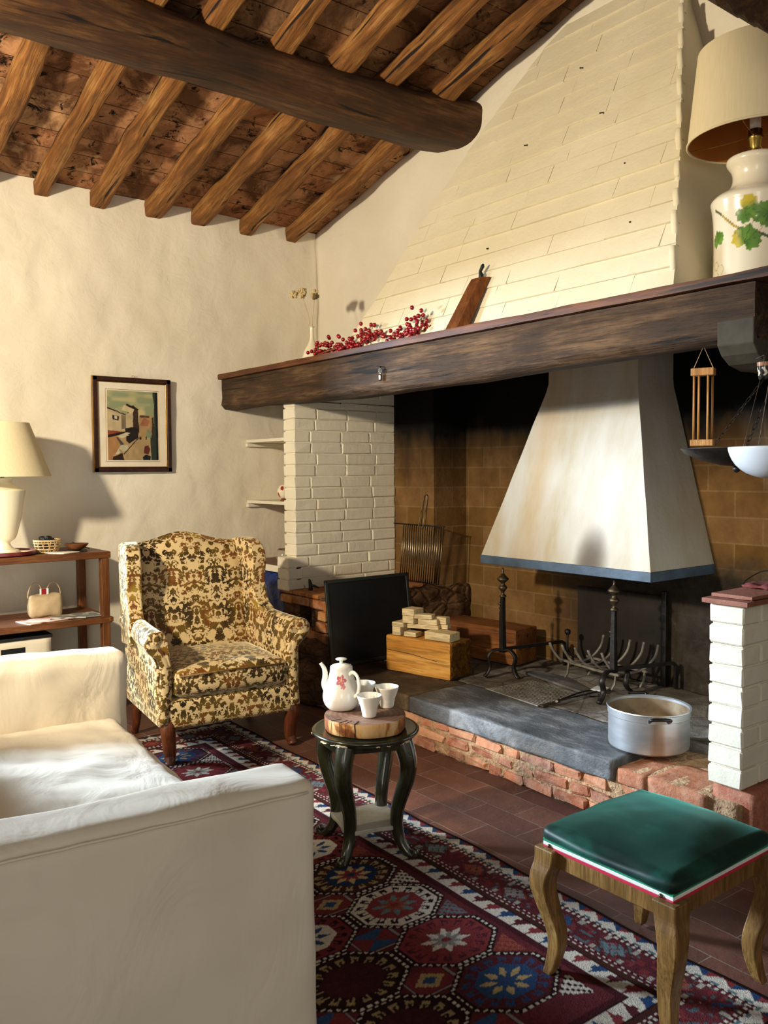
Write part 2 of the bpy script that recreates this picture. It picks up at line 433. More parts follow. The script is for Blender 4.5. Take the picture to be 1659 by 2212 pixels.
wb = t.vor(v, 4.2, 'DISTANCE_TO_EDGE'); k = t.ramp(wb.outputs['Distance'], [(.0, (1,1,1)), (.03, (0,0,0))])
c = t.mix(t.math('MULTIPLY', k, .6), c, lin('1D1813'))
n1 = t.bump(wb.outputs['Distance'], .0, .01); MT['ash'] = t.out(c, .9, t.bump(t.noise(v, 16, 7, .75), .7, .02), 0, .15)
t = NT('rough stone base'); v = t.map((1,1,1.9))
wb = t.vor(v, 8.0, 'DISTANCE_TO_EDGE'); c = t.ramp(t.noise(v, 7, 7, .75), [(.35, lin('3A2818')), (.55, lin('5E442E')), (.7, lin('86694C'))])
k = t.ramp(wb.outputs['Distance'], [(0, (.6,.6,.6)), (.04, (0,0,0))]); c = t.mix(k, c, lin('2C1E12'))
hh = t.ramp(wb.outputs['Distance'], [(0, (0,0,0)), (.15, (1,1,1))])
MT['rubble'] = t.out(c, .9, t.bump(t.noise(v, 25, 6), .5, .01, t.bump(hh, .5, .02)), 0, .15)

MT['iron'] = plain('wrought iron', '1E1C1B', .45, .7, .5, hex2='3A3532', scale=14, bump=.4, bscale=40)
MT['ironrust'] = plain('ash whitened iron', '5A534B', .7, .3, .4, hex2='A09A90', scale=16, bump=.5, bscale=50)
MT['bronze'] = plain('dull bronze', '6A5A44', .4, .8, .5, hex2='3E342A', scale=20)
MT['brass'] = plain('brass', 'B89A52', .3, 1.0, hex2='8A6E34', scale=30)
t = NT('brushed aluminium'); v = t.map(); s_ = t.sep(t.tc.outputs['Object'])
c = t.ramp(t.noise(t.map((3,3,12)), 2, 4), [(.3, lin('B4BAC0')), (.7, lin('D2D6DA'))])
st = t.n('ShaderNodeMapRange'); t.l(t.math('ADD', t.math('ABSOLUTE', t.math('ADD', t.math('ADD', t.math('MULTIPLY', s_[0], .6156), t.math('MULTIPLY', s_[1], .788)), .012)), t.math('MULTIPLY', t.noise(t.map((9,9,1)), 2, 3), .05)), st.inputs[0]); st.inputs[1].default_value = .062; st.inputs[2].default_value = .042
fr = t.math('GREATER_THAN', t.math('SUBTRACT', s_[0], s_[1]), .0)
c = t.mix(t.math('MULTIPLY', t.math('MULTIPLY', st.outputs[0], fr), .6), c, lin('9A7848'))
MT['alu'] = t.out(c, .38, t.bump(t.noise(t.map((2,2,40)), 4, 3), .08, .002), .85, .5)
MT['aluin'] = plain('stained pot inside', '9C8C74', .5, .5, hex2='6E5A42', scale=9)
MT['bakelite'] = plain('black bakelite', '0E0D0D', .25)
t = NT('white glazed porcelain'); MT['porcelain'] = t.out(lin('EEE9DC'), .16, None, 0, .6, Coat_Weight=.3)
MT['porcelainv'] = vcol('painted porcelain', .16, .6, Coat_Weight=.3)
MT['ceramic'] = vcol('painted glazed ceramic', .2, .6, Coat_Weight=.25)
MT['cream'] = plain('cream glazed ceramic', 'E6DBBC', .22, hex2='EFE7CE', scale=4, spec=.6)
MT['enamel'] = plain('white enamel', 'E9EEF2', .2, spec=.6)
t = NT('linen lamp shade'); v = t.map((60, 60, 3)); c = t.ramp(t.noise(v, 2, 3), [(.3, lin('DCCDA6')), (.7, lin('E2D4B0'))])
MT['shade'] = t.out(c, .9, t.bump(t.noise(v, 3, 2), .15, .002), 0, .1)
MT['shadein'] = plain('gold lamp shade lining', 'A8641C', .55, hex2='B87426', scale=4)
MT['whitewood'] = plain('white painted wood', 'DCD3BE', .6, hex2='E6DECB', scale=6)
MT['shelfwood'] = wood('walnut stained wood', '4A2712', '6E4122', '8A5A32', 1, 1.2, .45, .15, False, .002)
MT['shelfwoodz'] = wood('walnut stained upright', '4A2712', '6E4122', '8A5A32', 2, 1.2, .45, .15, False, .002)
MT['legwood'] = wood('polished walnut leg', '3A1B0C', '5E3019', '7A4628', 2, 1.5, .3, .1, False, .002)
MT['oak'] = wood('waxed oak', '4E3416', '7C5A2E', '987442', 2, 1.6, .4, .15, False, .002)
MT['pine'] = wood('yellow pine', 'B5772A', 'CB9040', 'DCA95A', 0, .8, .6, .15, False, .003)
t = NT('sawn end grain'); v = t.map(); c = t.ramp(t.noise(v, 16, 7, .8, 1.2), [(.4, lin('5A3310')), (.55, lin('8F5F24')), (.7, lin('B98A42'))])
MT['endgrain'] = t.out(c, .9, t.bump(t.noise(v, 22, 7, .8, 1), 1, .03), 0, .1)
MT['birch'] = wood('pale sawn wood', 'C9AE7A', 'DCC596', 'EBD9B2', 0, 1.5, .6, .1, False, .002)
MT['brownwood'] = wood('brown varnished wood', '4E2A12', '6E3F1D', '855225', 2, 1.2, .45, .15, False)
MT['ltwood'] = wood('light beech', 'A8713A', 'C08C50', 'D4A66A', 2, 2, .5, .1, False)
t = NT('white cotton slipcover'); v = t.map()
c = t.ramp(t.noise(v, 2, 4), [(.3, lin('DBD0BA')), (.7, lin('E6DCC9'))])
wv = t.n('ShaderNodeTexWave'); wv.inputs['Scale'].default_value = 1.1; wv.inputs['Distortion'].default_value = 7; wv.inputs['Detail'].default_value = 3; wv.inputs['Detail Scale'].default_value = .9
t.l(t.map((1.5, 1.5, .5), (.2, .5, .3)), wv.inputs['Vector'])
n1 = t.bump(wv.outputs['Fac'], .22, .03); n2 = t.bump(t.noise(t.map((1,1,.6)), 4.5, 4, .5, 1.2), .35, .03, n1)
MT['cotton'] = t.out(c, .9, t.bump(t.noise(v, 300, 2), .15, .001, n2), 0, .15, Sheen_Weight=.15)
# velvet damask, mirrored leaf motifs
t = NT('cut velvet damask'); uv = t.n('ShaderNodeSeparateXYZ'); t.l(t.tc.outputs['UV'], uv.inputs[0])
u = t.math('PINGPONG', uv.outputs[0], .125)
cbn = t.n('ShaderNodeCombineXYZ'); t.l(u, cbn.inputs[0]); t.l(uv.outputs[1], cbn.inputs[1])
g1 = t.noise(cbn.outputs[0], 34, 2.0, .5, 2.6)
vv = t.n('ShaderNodeTexVoronoi', feature='SMOOTH_F1'); vv.inputs['Scale'].default_value = 38; vv.inputs['Smoothness'].default_value = .25
dv = t.n('ShaderNodeTexNoise'); dv.inputs['Scale'].default_value = 22; t.l(cbn.outputs[0], dv.inputs['Vector'])
vm = t.n('ShaderNodeVectorMath', operation='MULTIPLY_ADD'); vm.inputs[1].default_value = (.06,.06,0); t.l(dv.outputs['Color'], vm.inputs[0]); t.l(cbn.outputs[0], vm.inputs[2]); t.l(vm.outputs[0], vv.inputs['Vector'])
mk = t.math('ADD', t.math('MULTIPLY', g1, .62), t.math('MULTIPLY', vv.outputs['Distance'], .5))
mask = t.ramp(mk, [(.565, (1,1,1)), (.585, (0,0,0))])
hue = t.noise(t.map((1,1,1), src='UV'), 4.5, 2, .5)
leaf = t.ramp(hue, [(.34, lin('241806')), (.44, lin('43300C')), (.52, lin('6B5216')), (.57, lin('6E3C12')), (.68, lin('94782A'))])
c = t.mix(mask, lin('D6BC8A'), leaf)
nb = t.bump(mask, .5, .004)
MT['damask'] = t.out(c, .55, nb, 0, .3, Sheen_Weight=.6, Sheen_Roughness=.35, Sheen_Tint=(1,.95,.7,1))
t = NT('green velvet'); v = t.map(); c = t.ramp(t.noise(v, 5, 4, .6, .5), [(.35, lin('010F0C')), (.55, lin('03241C')), (.7, lin('0F4A3C'))])
MT['greenvelvet'] = t.out(c, .5, t.bump(t.noise(v, 12, 4), .1, .004), 0, .3, Sheen_Weight=.22, Sheen_Roughness=.4, Sheen_Tint=(.25,1,.75,1))
MT['rugv'] = vcol('knotted wool', .95, .05, bump=.7, bscale=260, bd=.004)
MT['artv'] = vcol('printed paper', .7, .2)
MT['picglass'] = None
MT['darkframe'] = wood('dark mahogany frame', '1E0D07', '34190E', '4A2817', 0, 1, .3, .1, False)
MT['gilt'] = plain('gilt', 'B98F3C', .3, .9, hex2='8C6520')
MT['paper'] = plain('mount card', 'E2D8C4', .85, hex2='DACDB4', scale=10)
t = NT('lacquered green black wood'); v = t.map(); c = t.ramp(t.noise(v, 6, 5, .6), [(.35, lin('15170E')), (.6, lin('2C2E1A')), (.8, lin('4A4326'))])
MT['lacquer'] = t.out(c, .22, t.bump(t.noise(v, 20, 3), .08, .003), 0, .6, Coat_Weight=.5)
MT['chipped'] = plain('chipped pale gesso', 'D2BE94', .7)
# log slice
t = NT('log slice bark and stain'); v = t.map(); s_ = t.sep(t.tc.outputs['Object'])
c = t.ramp(t.noise(t.map((1,1,.5)), 13, 5, .6, .8), [(.40, lin('7A4220')), (.48, lin('A5672F')), (.53, lin('D3A468')), (.7, lin('E4BE8C'))])
MT['slice'] = t.out(c, .65, None, 0, .3)
t = NT('log slice top'); v = t.map()
wv = t.n('ShaderNodeTexWave', wave_type='RINGS', rings_direction='SPHERICAL'); wv.inputs['Scale'].default_value = 18; wv.inputs['Distortion'].default_value = 2; t.l(v, wv.inputs['Vector'])
c = t.mix(t.math('MULTIPLY', wv.outputs['Fac'], .4), t.ramp(t.noise(v, 8, 4), [(.35, lin('6B4A3A')), (.65, lin('9A7A66'))]), lin('4E3226'))
MT['slicetop'] = t.out(c, .6, None, 0, .3)
MT['redberry'] = plain('red lacquer berries', '7A0A12', .25, hex2='96131C', scale=60, spec=.6)
MT['stem'] = plain('dry stem', '5A4630', .8, hex2='7A6240')
MT['drystem'] = plain('pale dry stalk', 'B09A62', .8)
MT['dryflower'] = plain('dry cream petals', 'D8C898', .9, hex2='B39A66', scale=60, bump=.6, bscale=120)
MT['wicker'] = plain('split cane', 'CDB184', .7, hex2='B49460', scale=40)
MT['black'] = plain('matt black', '0B0B0C', .6)
MT['screen'] = plain('black painted metal', '151618', .35, .3, hex2='1D1F20')
MT['screenframe'] = plain('dark grey metal frame', '2C302E', .4, .4)
MT['steel'] = plain('worn steel wire', 'A89A82', .3, 1.0, hex2='5E5040', scale=12)
MT['tray'] = plain('oxblood lacquer tray', '5A1418', .3, hex2='6B1D20')
MT['traytop'] = plain('cream tray lining', 'D8B88A', .5)
MT['canvasbag'] = plain('unbleached canvas', 'B09A78', .9, hex2='C4AE88', scale=14, bump=.4, bscale=120)
MT['magazine'] = vcol('magazine cover', .4, .4)
MT['blue'] = plain('blue plastic bag', '081E5A', .4, hex2='0E2E78', scale=10, bump=.8, bscale=12, bd=.03)
MT['red'] = plain('red plastic', '8E1018', .4)
MT['nail'] = MT['iron']
MT['cloth'] = plain('grey marble board', 'B4B0A4', .45, hex2='8E8A7E', scale=14)
t = NT('clear glass'); MT['glass'] = t.out((1,1,1), .03, None, 0, .5, Transmission_Weight=1.0, IOR=1.45)
MT['terracap'] = plain('terracotta coping', '7C4634', .7, hex2='96604A', scale=12, bump=.5, bscale=30, bd=.006)
MT['baseboard'] = plain('black painted skirting', '17120E', .7, hex2='221A14')
MT['chain'] = plain('rusty chain', '2C221A', .6, .6)

# ------------------------------------------------------------------ the room
def disp(x, y, z, a=.012, f=1.7):
    P = Vector((x*f, y*f, z*f)); return a*(mnoise.noise(P) + .5*mnoise.noise(P*2.7))
RS = .255; RZ = 3.257                       # roof slope and its height at the left wall
def roof(x): return RZ + RS*x
# floor
g = G(); g.box((3.5, -2.9, -.1), (3.6, 3.4, .1)); struct(g.build('floor', MT['floor']))
# left wall with its window opening (out of the picture, to the left)
g = G(); ys = np.linspace(-5.6, .02, 141); zs = np.linspace(0, 3.30, 83); idx = {}
def vid(i, j):
    if (i, j) not in idx:
        idx[(i, j)] = len(g.v); y, z = float(ys[i]), float(zs[j]); g.v.append((disp(0, y, z, .014) + .006*mnoise.noise(Vector((3, y*9, z*9))), y, z))
    return idx[(i, j)]
for i in range(140):
    for j in range(82):
        yc, zc = (ys[i]+ys[i+1])/2, (zs[j]+zs[j+1])/2
        if -4.9 < yc < -2.62 and .8 < zc < 2.4: continue
        g.f.append((vid(i, j), vid(i+1, j), vid(i+1, j+1), vid(i, j+1)))
o = struct(g.build('wall_left', MT['plaster'], smooth=True)); sm = o.modifiers.new('thick', 'SOLIDIFY'); sm.thickness = .30; sm.offset = -1
# back (gable) wall above the mantel and in the alcove
g = G()
def sheet(g, x0, x1, zf0, zf1, y, nx, nz, a=.012):
    b = len(g.v)
    for i in range(nx+1):
        x = x0 + (x1-x0)*i/nx; z0, z1 = zf0(x), zf1(x)
        for j in range(nz+1):
            z = z0 + (z1-z0)*j/nz; g.v.append((x, y + disp(x, y, z, a), z))
    for i in range(nx):
        for j in range(nz):
            q = b+i*(nz+1)+j; g.f.append((q, q+nz+1, q+nz+2, q+1))
sheet(g, -.02, 6.6, lambda x: 2.10, lambda x: roof(x)+.02, .0, 110, 34)
sheet(g, -.02, .76, lambda x: 0, lambda x: 2.1, .0, 14, 36)
o = struct(g.build('wall_back', MT['plaster'], smooth=True)); sm = o.modifiers.new('thick', 'SOLIDIFY'); sm.thickness = .05; sm.offset = -1
# recess of the fireplace
g = G()
g.prism([(.80, .085), (1.248, .085), (1.248, .381), (6.6, .381), (6.6, .60), (.80, .60)], 2, 0, 2.14)
struct(g.build('wall_recess', MT['soot']))
g = G(); g.box((3.72, .17, 2.16), (2.9, .42, .02)); struct(g.build('trim_1', MT['blacksoot']))
# skirting
g = G(); g.box((.012, -2.8, .062), (.014, 2.78, .062), .004); struct(g.build('baseboard_left', MT['baseboard']))
# roof of tiles
g = G(); L = 6.9
g.v = [(-.35, -6.2, roof(-.35)), (L, -6.2, roof(L)), (L, .5, roof(L)), (-.35, .5, roof(-.35))]; g.v += [(a, b, c+.06) for a, b, c in g.v]
g.f = [(0,3,2,1), (4,5,6,7), (0,1,5,4), (1,2,6,5), (2,3,7,6), (3,0,4,7)]
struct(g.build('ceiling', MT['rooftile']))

# rafters
sl = math.atan(RS)
RY = [-.246, -.623, -.961, -1.316, -1.691, -2.042, -2.42, -2.80, -3.17, -3.55, -3.93, -4.31, -4.69, -5.07]
for k, y in enumerate(RY):
    r2 = random.Random(k+3); wd = .052 + r2.uniform(-.004, .009); LL = 3.4
    g = G(); g.rbox((0, 0, 0), (LL, wd, .052), .018, (70, 6, 6), wr=.018, wf=3.2, seed=k*3.1)
    for i, p in enumerate(g.v):      # a slow sideways wander along the log
        g.v[i] = (p[0], p[1] + .014*math.sin(p[0]*1.7+k*2), p[2])
    o = g.build('rafter', MT['rafter'], smooth=True, angle=50)
    cx_ = LL*math.cos(sl) - .05; o.location = (cx_, y, roof(cx_) - .053/math.cos(sl)); o.rotation_euler = (r2.uniform(-.03, .03), -sl, r2.uniform(-.006, .006))
    names = ['hewn chestnut rafter nearest the gable wall', 'second hewn rafter from the gable wall', 'third hewn rafter from the gable wall', 'fourth hewn rafter from the gable wall',
             'fifth hewn rafter from the gable wall', 'sixth hewn rafter from the gable wall, above the picture', 'hewn rafter at the left edge of the photo, above the cream table lamp',
             'rafter above the dark crossbeam at the top left, eighth from the gable wall']
    tag(o, names[k] if k < len(names) else '%s hewn rafter from the gable wall, seen only above the crossbeam at the upper left' % ('ninth','tenth','eleventh','twelfth','thirteenth','fourteenth')[k-8], 'rafter', 'rafters under the tiled roof')
# great crossbeam
sec = [(1.20, 3.56), (1.40, 3.47), (1.63, 3.421), (1.755, 3.465), (1.785, 3.55), (1.77, 3.63), (1.62, 3.70), (1.40, 3.68), (1.25, 3.63)]
g = G(); NY = 60; cx0, cz0 = 1.50, 3.56; fine = []
SP = smoothpath([(a, 0, b) for a, b in sec + sec[:1]], 4)[:-1]
for i in range(NY+1):
    y = .06 - 5.6*i/NY; t_ = min(1, -y/1.4) if y < 0 else 0
    sc = 1 - .16*t_ + .10*max(0, min(1, (-y-1.6)/1.5)); dz = .030*y + .015*math.sin(y*2.2); dx_ = .02*math.sin(y*1.6)
    for q in SP:
        x, z = cx0 + (q[0]-cx0)*sc + dx_, cz0 + (q[2]-cz0)*sc + dz
        n_ = mnoise.noise(Vector((x*3, y*1.3, z*3)))*.030 + mnoise.noise(Vector((x*9, y*3, z*9)))*.012
        d = Vector((x-cx0, 0, z-cz0)).normalized(); g.v.append((x+d.x*n_, y, z+d.z*n_))
ns = len(SP)
for i in range(NY):
    for k in range(ns):
        k2 = (k+1) % ns; g.f.append((i*ns+k, i*ns+k2, (i+1)*ns+k2, (i+1)*ns+k))
g.f.append(tuple(range(ns))[::-1]); g.f.append(tuple(NY*ns+k for k in range(ns)))
tag(g.build('crossbeam', MT['beam'], smooth=True, angle=60), 'massive dark hewn crossbeam carrying the rafters, ending in the gable wall', 'beam')

# ------------------------------------------------------------------ fireplace
# white brick pier left of the fireplace
pier = thing('brick_pier', 'narrow white painted brick pier holding up the left of the mantel beam', 'pier', (.77, -.36, .675))
g = G(); P0 = Vector((.77, -.36, .675))
def pb(g, x0, x1, y0, y1, z0, z1, ch=.005, j=.0025, color=None): g.box(((x0+x1)/2-P0.x, (y0+y1)/2-P0.y, (z0+z1)/2-P0.z), ((x1-x0)/2, (y1-y0)/2, (z1-z0)/2), ch, 0, j, color=color)
pb(g, .712, .829, -.735, .084, .70, 1.90, 0, 0); pb(g, .712, .829, -.79, -.7, .68, .885, 0, 0); pb(g, .712, .829, -.655, .084, 1.89, 2.09, 0, 0)
ch_ = .0742; z = .668
for k in range(19):
    z0, z1 = z + .004, z + ch_ - .004; front = -.802 if k < 3 else -.745
    if k == 16: z1 = 1.897
    if k > 16: front = -.66; z1 = min(z1, 2.09)
    y = front; first = True; w0 = (.24, .12, .30, .17)[k % 4] if k % 2 else (.125, .16)[k//2 % 2]
    while y < .07:
        wl = w0 if first else rnd.uniform(.232, .252)
        y1 = min(y + wl, .084)
        if .084 - y1 < .04: y1 = .084
        pb(g, .700+rnd.uniform(-.002,.002), .838+rnd.uniform(-.003,.003), y+(0 if first else .0045), y1-.0045, z0, z1)
        y = y1; first = False
    z += ch_
g.build('painted_brickwork', MT['whitebrick'], pier)

def bricks_front(g, x0, x1, zrows, y, depth, lens, cols, j=.006, ch=.006, skip=None):
    for (z0, z1) in zrows:
        x = x0 - rnd.uniform(0, .08)
        while x < x1:
            l_ = rnd.uniform(*lens); a, b = max(x, x0), min(x+l_-.012, x1)
            if b-a > .03 and not (skip and skip(a, b, z0, z1)):
                c = lin4(rnd.choice(cols)); d = rnd.uniform(-.008, .008)
                g.box(((a+b)/2, y+depth/2+d, (z0+z1)/2+rnd.uniform(-.003,.003)), ((b-a)/2, depth/2, (z1-z0)/2-.004), ch, rnd.uniform(-.02,.02), j, color=c)
            x += l_
OR = ['A0642C', 'B07436', '96582A', 'BC8240', '8A5228']
RD = ['A86A4C', 'B87C5C', '96583E', 'C08C6C', 'AE7858', '8A5A48']
bench = thing('brick_bench', 'orange brick bench with a square niche below the white brick pier', 'bench', (1.0, -.4, 0))
g = G()
for (x0,x1,y0,y1,z0,z1) in ((.74,.925,-.775,.084,.0,.66), (1.065,1.235,-.775,.084,0,.66), (.925,1.065,-.775,.084,.595,.66), (.925,1.065,-.775,.084,0,.43), (.925,1.065,-.55,.084,.43,.6)):
    g.box(((x0+x1)/2-1.0, (y0+y1)/2+.4, (z0+z1)/2), ((x1-x0)/2, (y1-y0)/2, (z1-z0)/2))
g.build('core', MT['rubble'], bench)
g = G(); g.xf = Matrix.Translation((-1.0, .4, 0))
bricks_front(g, .74, 1.25, [(.39,.452), (.458,.52), (.526,.588), (.594,.652)], -.80, .10, (.2, .25), OR, .003, .004, lambda a, b, z0, z1: b > .93 and a < 1.06 and z0 > .44 and z1 < .6)
for y in np.arange(-.80, .05, .125): g.box((1.243, y+.055, .62), (.014, .055, .03), .004, 0, .002, color=lin4(rnd.choice(OR)))
for x in np.arange(.80, 1.25, .15):
    for y in np.arange(-.80, .08, .29): g.box((x-.008, y+.145, .668), (.07, .14, .012), .004, 0, .001, color=lin4(rnd.choice(OR)))
g.build('brickwork', MT['redbrick'], bench)
g = G(); g.rbox((1.02-1.0, -.80+.4, .2), (.26, .075, .2), .05, (14, 6, 12), wr=.035, wf=7); g.build('plaster_footing', MT['rubble'], bench, smooth=True)
g = G(); g.rbox((1.245-1.0, .10+.4, .47), (.055, .28, .2), .03, (6, 18, 14), wr=.03, wf=8)
g.build('rubble_side', MT['rubble'], bench, smooth=True)

# raised hearth
hearth = thing('raised_hearth', 'raised brick hearth with grey stone slabs and an ash strewn fire floor', 'hearth', (2.5, -.4, 0))
T = Matrix.Translation((-2.5, .4, 0)); HY = -.835
g = G(); g.xf = T; g.rbox((2.5, -.222, .117), (1.44, .602, .117), .01, (90, 4, 12), wr=.012, wf=14); g.build('mortar_core', MT['mortar'], hearth, smooth=True)
g = G(); g.xf = T
bricks_front(g, 1.28, 3.40, [(.0, .054), (.058, .112), (.115, .168)], HY, .14, (.10, .24), RD, .007, .009)
bricks_front(g, 3.42, 3.80, [(.0, .054), (.058, .112), (.115, .164)], HY, .14, (.14, .26), RD, .006, .008)
g.build('rough_brick_front', MT['redbrick'], hearth)
g = G(); g.xf = T
g.rbox((3.485, HY+.12, .203), (.066, .125, .032), .008, 8, wr=.004, wf=9); g.rbox((3.69, HY+.12, .203), (.127, .125, .034), .008, 8, wr=.004, wf=9)
for v_ in g.v: g.c.append(lin4('A8694C'))
g.build('coping_block', MT['redbrick'], hearth, smooth=True)
g = G(); g.xf = T; g.rbox((2.755, -.64, .218), (.648, .215, .043), .007, (60, 22, 8), wr=.007, wf=5)
g.build('front_slab', MT['slab'], hearth, smooth=True)
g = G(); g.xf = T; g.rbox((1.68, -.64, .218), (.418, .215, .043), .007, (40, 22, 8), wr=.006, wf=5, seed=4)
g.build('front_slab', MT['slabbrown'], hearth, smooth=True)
g = G(); g.xf = T; g.rbox((2.53, -.02, .235), (1.28, .40, .022), .008, (100, 40, 4), wr=.014, wf=4.5, seed=2); g.build('ash_floor', MT['ash'], hearth, smooth=True)

# white brick wing wall at the right of the hearth
wing = thing('low_wing_wall', 'low white painted brick wing wall on the right edge of the hearth, terracotta capped', 'wall', (3.88, -.2, 0))
g = G(); g.xf = Matrix.Translation((-3.88, .2, 0))
g.box((3.88, -.22, .62), (.058, .598, .33)); z = .288
for k in range(9):
    z0, z1 = z+.004, z+.0745-.004; y = HY; first = True
    while y < .38:
        wl = (.24 if k % 2 else .125) if first else .25
        y1 = min(y+wl, .381); g.box((3.881, (y+y1)/2, (z0+z1)/2), (.0675, (y1-y)/2-.004, (z1-z0)/2), .006, 0, .0025); y = y1; first = False
    z += .0745
g.build('painted_brickwork', MT['whitebrick'], wing)
g = G(); g.xf = Matrix.Translation((-3.88, .2, 0)); g.rbox((3.885, -.225, .968), (.089, .63, .010), .004, (4, 12, 2)); g.rbox((3.89, -.215, .986), (.079, .60, .007), .003, (4, 12, 2)); g.build('terracotta_cap', MT['terracap'], wing, smooth=True, angle=40)
g = G(); g.xf = Matrix.Translation((-3.88, .2, 0)); g.rbox((3.90, -.21, .142), (.085, .59, .142), .008, (6, 20, 8), wr=.005, wf=6)
for v_ in g.v: g.c.append(lin4('A4604A'))
g.build('red_brick_footing', MT['redbrick'], wing, smooth=True)

# mantel
mantel = thing('mantel_beam', 'long thick dark oak mantel beam with a plank shelf above the fireplace', 'mantel', (2.0, -.76, 2.0))
T = Matrix.Translation((-2.0, .76, -2.0))
g = G(); NX = 150
def mz(x): return 1.888 - .022*math.exp(-((x-1.2)/.7)**2) + .012*math.sin(x*2.1)
for i in range(NX+1):
    x = -.03 + 3.999*i/NX; zb = mz(x)
    prof = [(-.72, 2.096), (-.823, 2.096), (-.826, 2.04), (-.824, 1.97), (-.828, zb+.03), (-.80, zb), (-.70, zb-.002), (-.68, zb+.02), (-.68, 2.096)]
    for (y, z) in prof:
        n_ = mnoise.noise(Vector((x*1.8, y*6, z*8)))*.009 + mnoise.noise(Vector((x*5, y*20, z*30)))*.005
        if z > 2.09: n_ *= .2
        g.v.append((x-2.0, y+.76-n_, z-2.0+n_*.7))
npf = 9
for i in range(NX):
    for k in range(npf):
        k2 = (k+1) % npf; g.f.append((i*npf+k, i*npf+k2, (i+1)*npf+k2, (i+1)*npf+k))
g.f.append(tuple(range(npf))[::-1]); g.f.append(tuple(NX*npf+k for k in range(npf)))
g.build('beam', MT['mantle'], mantel, smooth=True, angle=50)
g = G(); g.xf = T; g.rbox((2.35, -.43, 2.116), (2.37, .425, .0195), .008, (120, 8, 2), wr=.006, wf=3); g.build('shelf_board', MT['board'], mantel, smooth=True, angle=50)
g = G(); g.xf = T; g.rbox((3.90, -.25, 2.01), (.068, .56, .085), .006, (4, 20, 6), wr=.006, wf=6); g.build('return_beam', MT['beam'], mantel, smooth=True, angle=50)
g = G(); g.xf = T
cp = [(-.829, 1.975), (-.829, 1.887), (-.80, 1.852), (-.75, 1.823), (-.67, 1.806), (-.58, 1.808), (-.45, 1.795), (-.3, 1.74), (-.1, 1.70), (.38, 1.68), (.38, 1.975)]
g.prism(cp, 0, 3.830, 3.9685); g.build('corbel', plain('grey weathered oak', '4A4434', .8, hex2='352E20', scale=7, bump=.6, bscale=20), mantel, bevel=.004, bseg=2)

# chimney breast: painted block masonry leaning back and narrowing upward
breast = thing('chimney_breast', 'tall cream painted block chimney breast tapering up to the roof above the mantel', 'chimney', (2.5, -.3, 2.136))
T = Matrix.Translation((-2.5, .3, -2.136))
XLp = [(2.13,1.372),(2.27,1.43),(2.514,1.573),(2.827,1.704),(3.318,1.978),(3.753,2.322),(3.96,2.60),(4.1,2.70)]
XRp = [(2.13,3.598),(2.8,3.43),(3.3,3.29),(3.6,3.208),(3.7,3.185),(4.1,3.09)]
def itp(P, z):
    for (a, b), (c, d) in zip(P, P[1:]):
        if z <= c: return b + (d-b)*(z-a)/(c-a)
    return P[-1][1]
def hy_(z): return min(-.723 + (z-2.189)*(.623/1.411), .02)
g = G(); g.xf = T; zs_ = np.linspace(2.13, 4.06, 30); b = 0
for z in zs_:
    z = float(z); y = hy_(z)+.012; xl, xr = itp(XLp, z)+.004, itp(XRp, z)-.010
    e = .010*mnoise.noise(Vector((0, 0, z*6)))
    g.v += [Vector(p) + Vector((-2.5, .3, -2.136)) for p in ((xl, y, z), (xr+e, y, z), (xr+.0, .06, z), (xl-.12*max(0,-y), .06, z))]
g.v = [tuple(p) for p in g.v]
for i in range(29):
    for k in range(4):
        k2 = (k+1) % 4; g.f.append((i*4+k, i*4+k2, (i+1)*4+k2, (i+1)*4+k))
g.f.append((3,2,1,0)); g.f.append((116,117,118,119))
g.build('rendered_core', MT['brickpaint'], breast)
g = G(); g.xf = T; z = 2.14; row = 0
nrm = Vector((0, -1, .4415)).normalized()
while z < 3.98:
    z1 = z + .100; x = itp(XLp, z) - (rnd.uniform(.1, .28)); 
    rlip = rnd.uniform(.002, .0065)
    while x < itp(XRp, z):
        l_ = rnd.uniform(.30, .44)
        def edge(xx, zz, left):
            lo, hi = itp(XLp, zz), itp(XRp, zz); return min(max(xx, lo), hi)
        bot = (edge(x, z, 1), edge(x+l_-.0009, z, 0)); top = (edge(x, z1, 1), edge(x+l_-.0009, z1, 0))
        if bot[1]-bot[0] > .01 or top[1]-top[0] > .01:
            rec = rnd.uniform(-.001, .0015); lip = max(.0015, rlip + rnd.uniform(-.003, .0035)); vs = []
            for (xa, zz, of) in ((bot[0], z+.0012, lip), (bot[1], z+.0012, lip), (top[1], z1-.0015, -.001), (top[0], z1-.0015, -.001)):
                zz2 = zz + rnd.uniform(-.001, .001); vs.append(Vector((xa, hy_(zz2), zz2)) + nrm*(of+rec+rnd.uniform(-.001, .001)))
            vs += [v_ - nrm*.03 for v_ in vs]
            g.add(vs, [(0,1,2,3), (7,6,5,4), (0,4,5,1), (1,5,6,2), (2,6,7,3), (3,7,4,0)])
        x += l_
    z = z1; row += 1
g.build('painted_blocks', MT['brickpaint'], breast)
# ragged mortar along the right arris
g = G(); g.xf = T; z = 2.16
while z < 3.8:
    l_ = rnd.uniform(.06, .16); zc = z+l_/2
    g.rbox((itp(XRp, zc)-.012, hy_(zc)+.006, zc), (.014, .013, l_/2+.01), .010, 4, wr=.006, wf=20); z += l_
g.build('arris_mortar', MT['brickpaint'], breast, smooth=True)

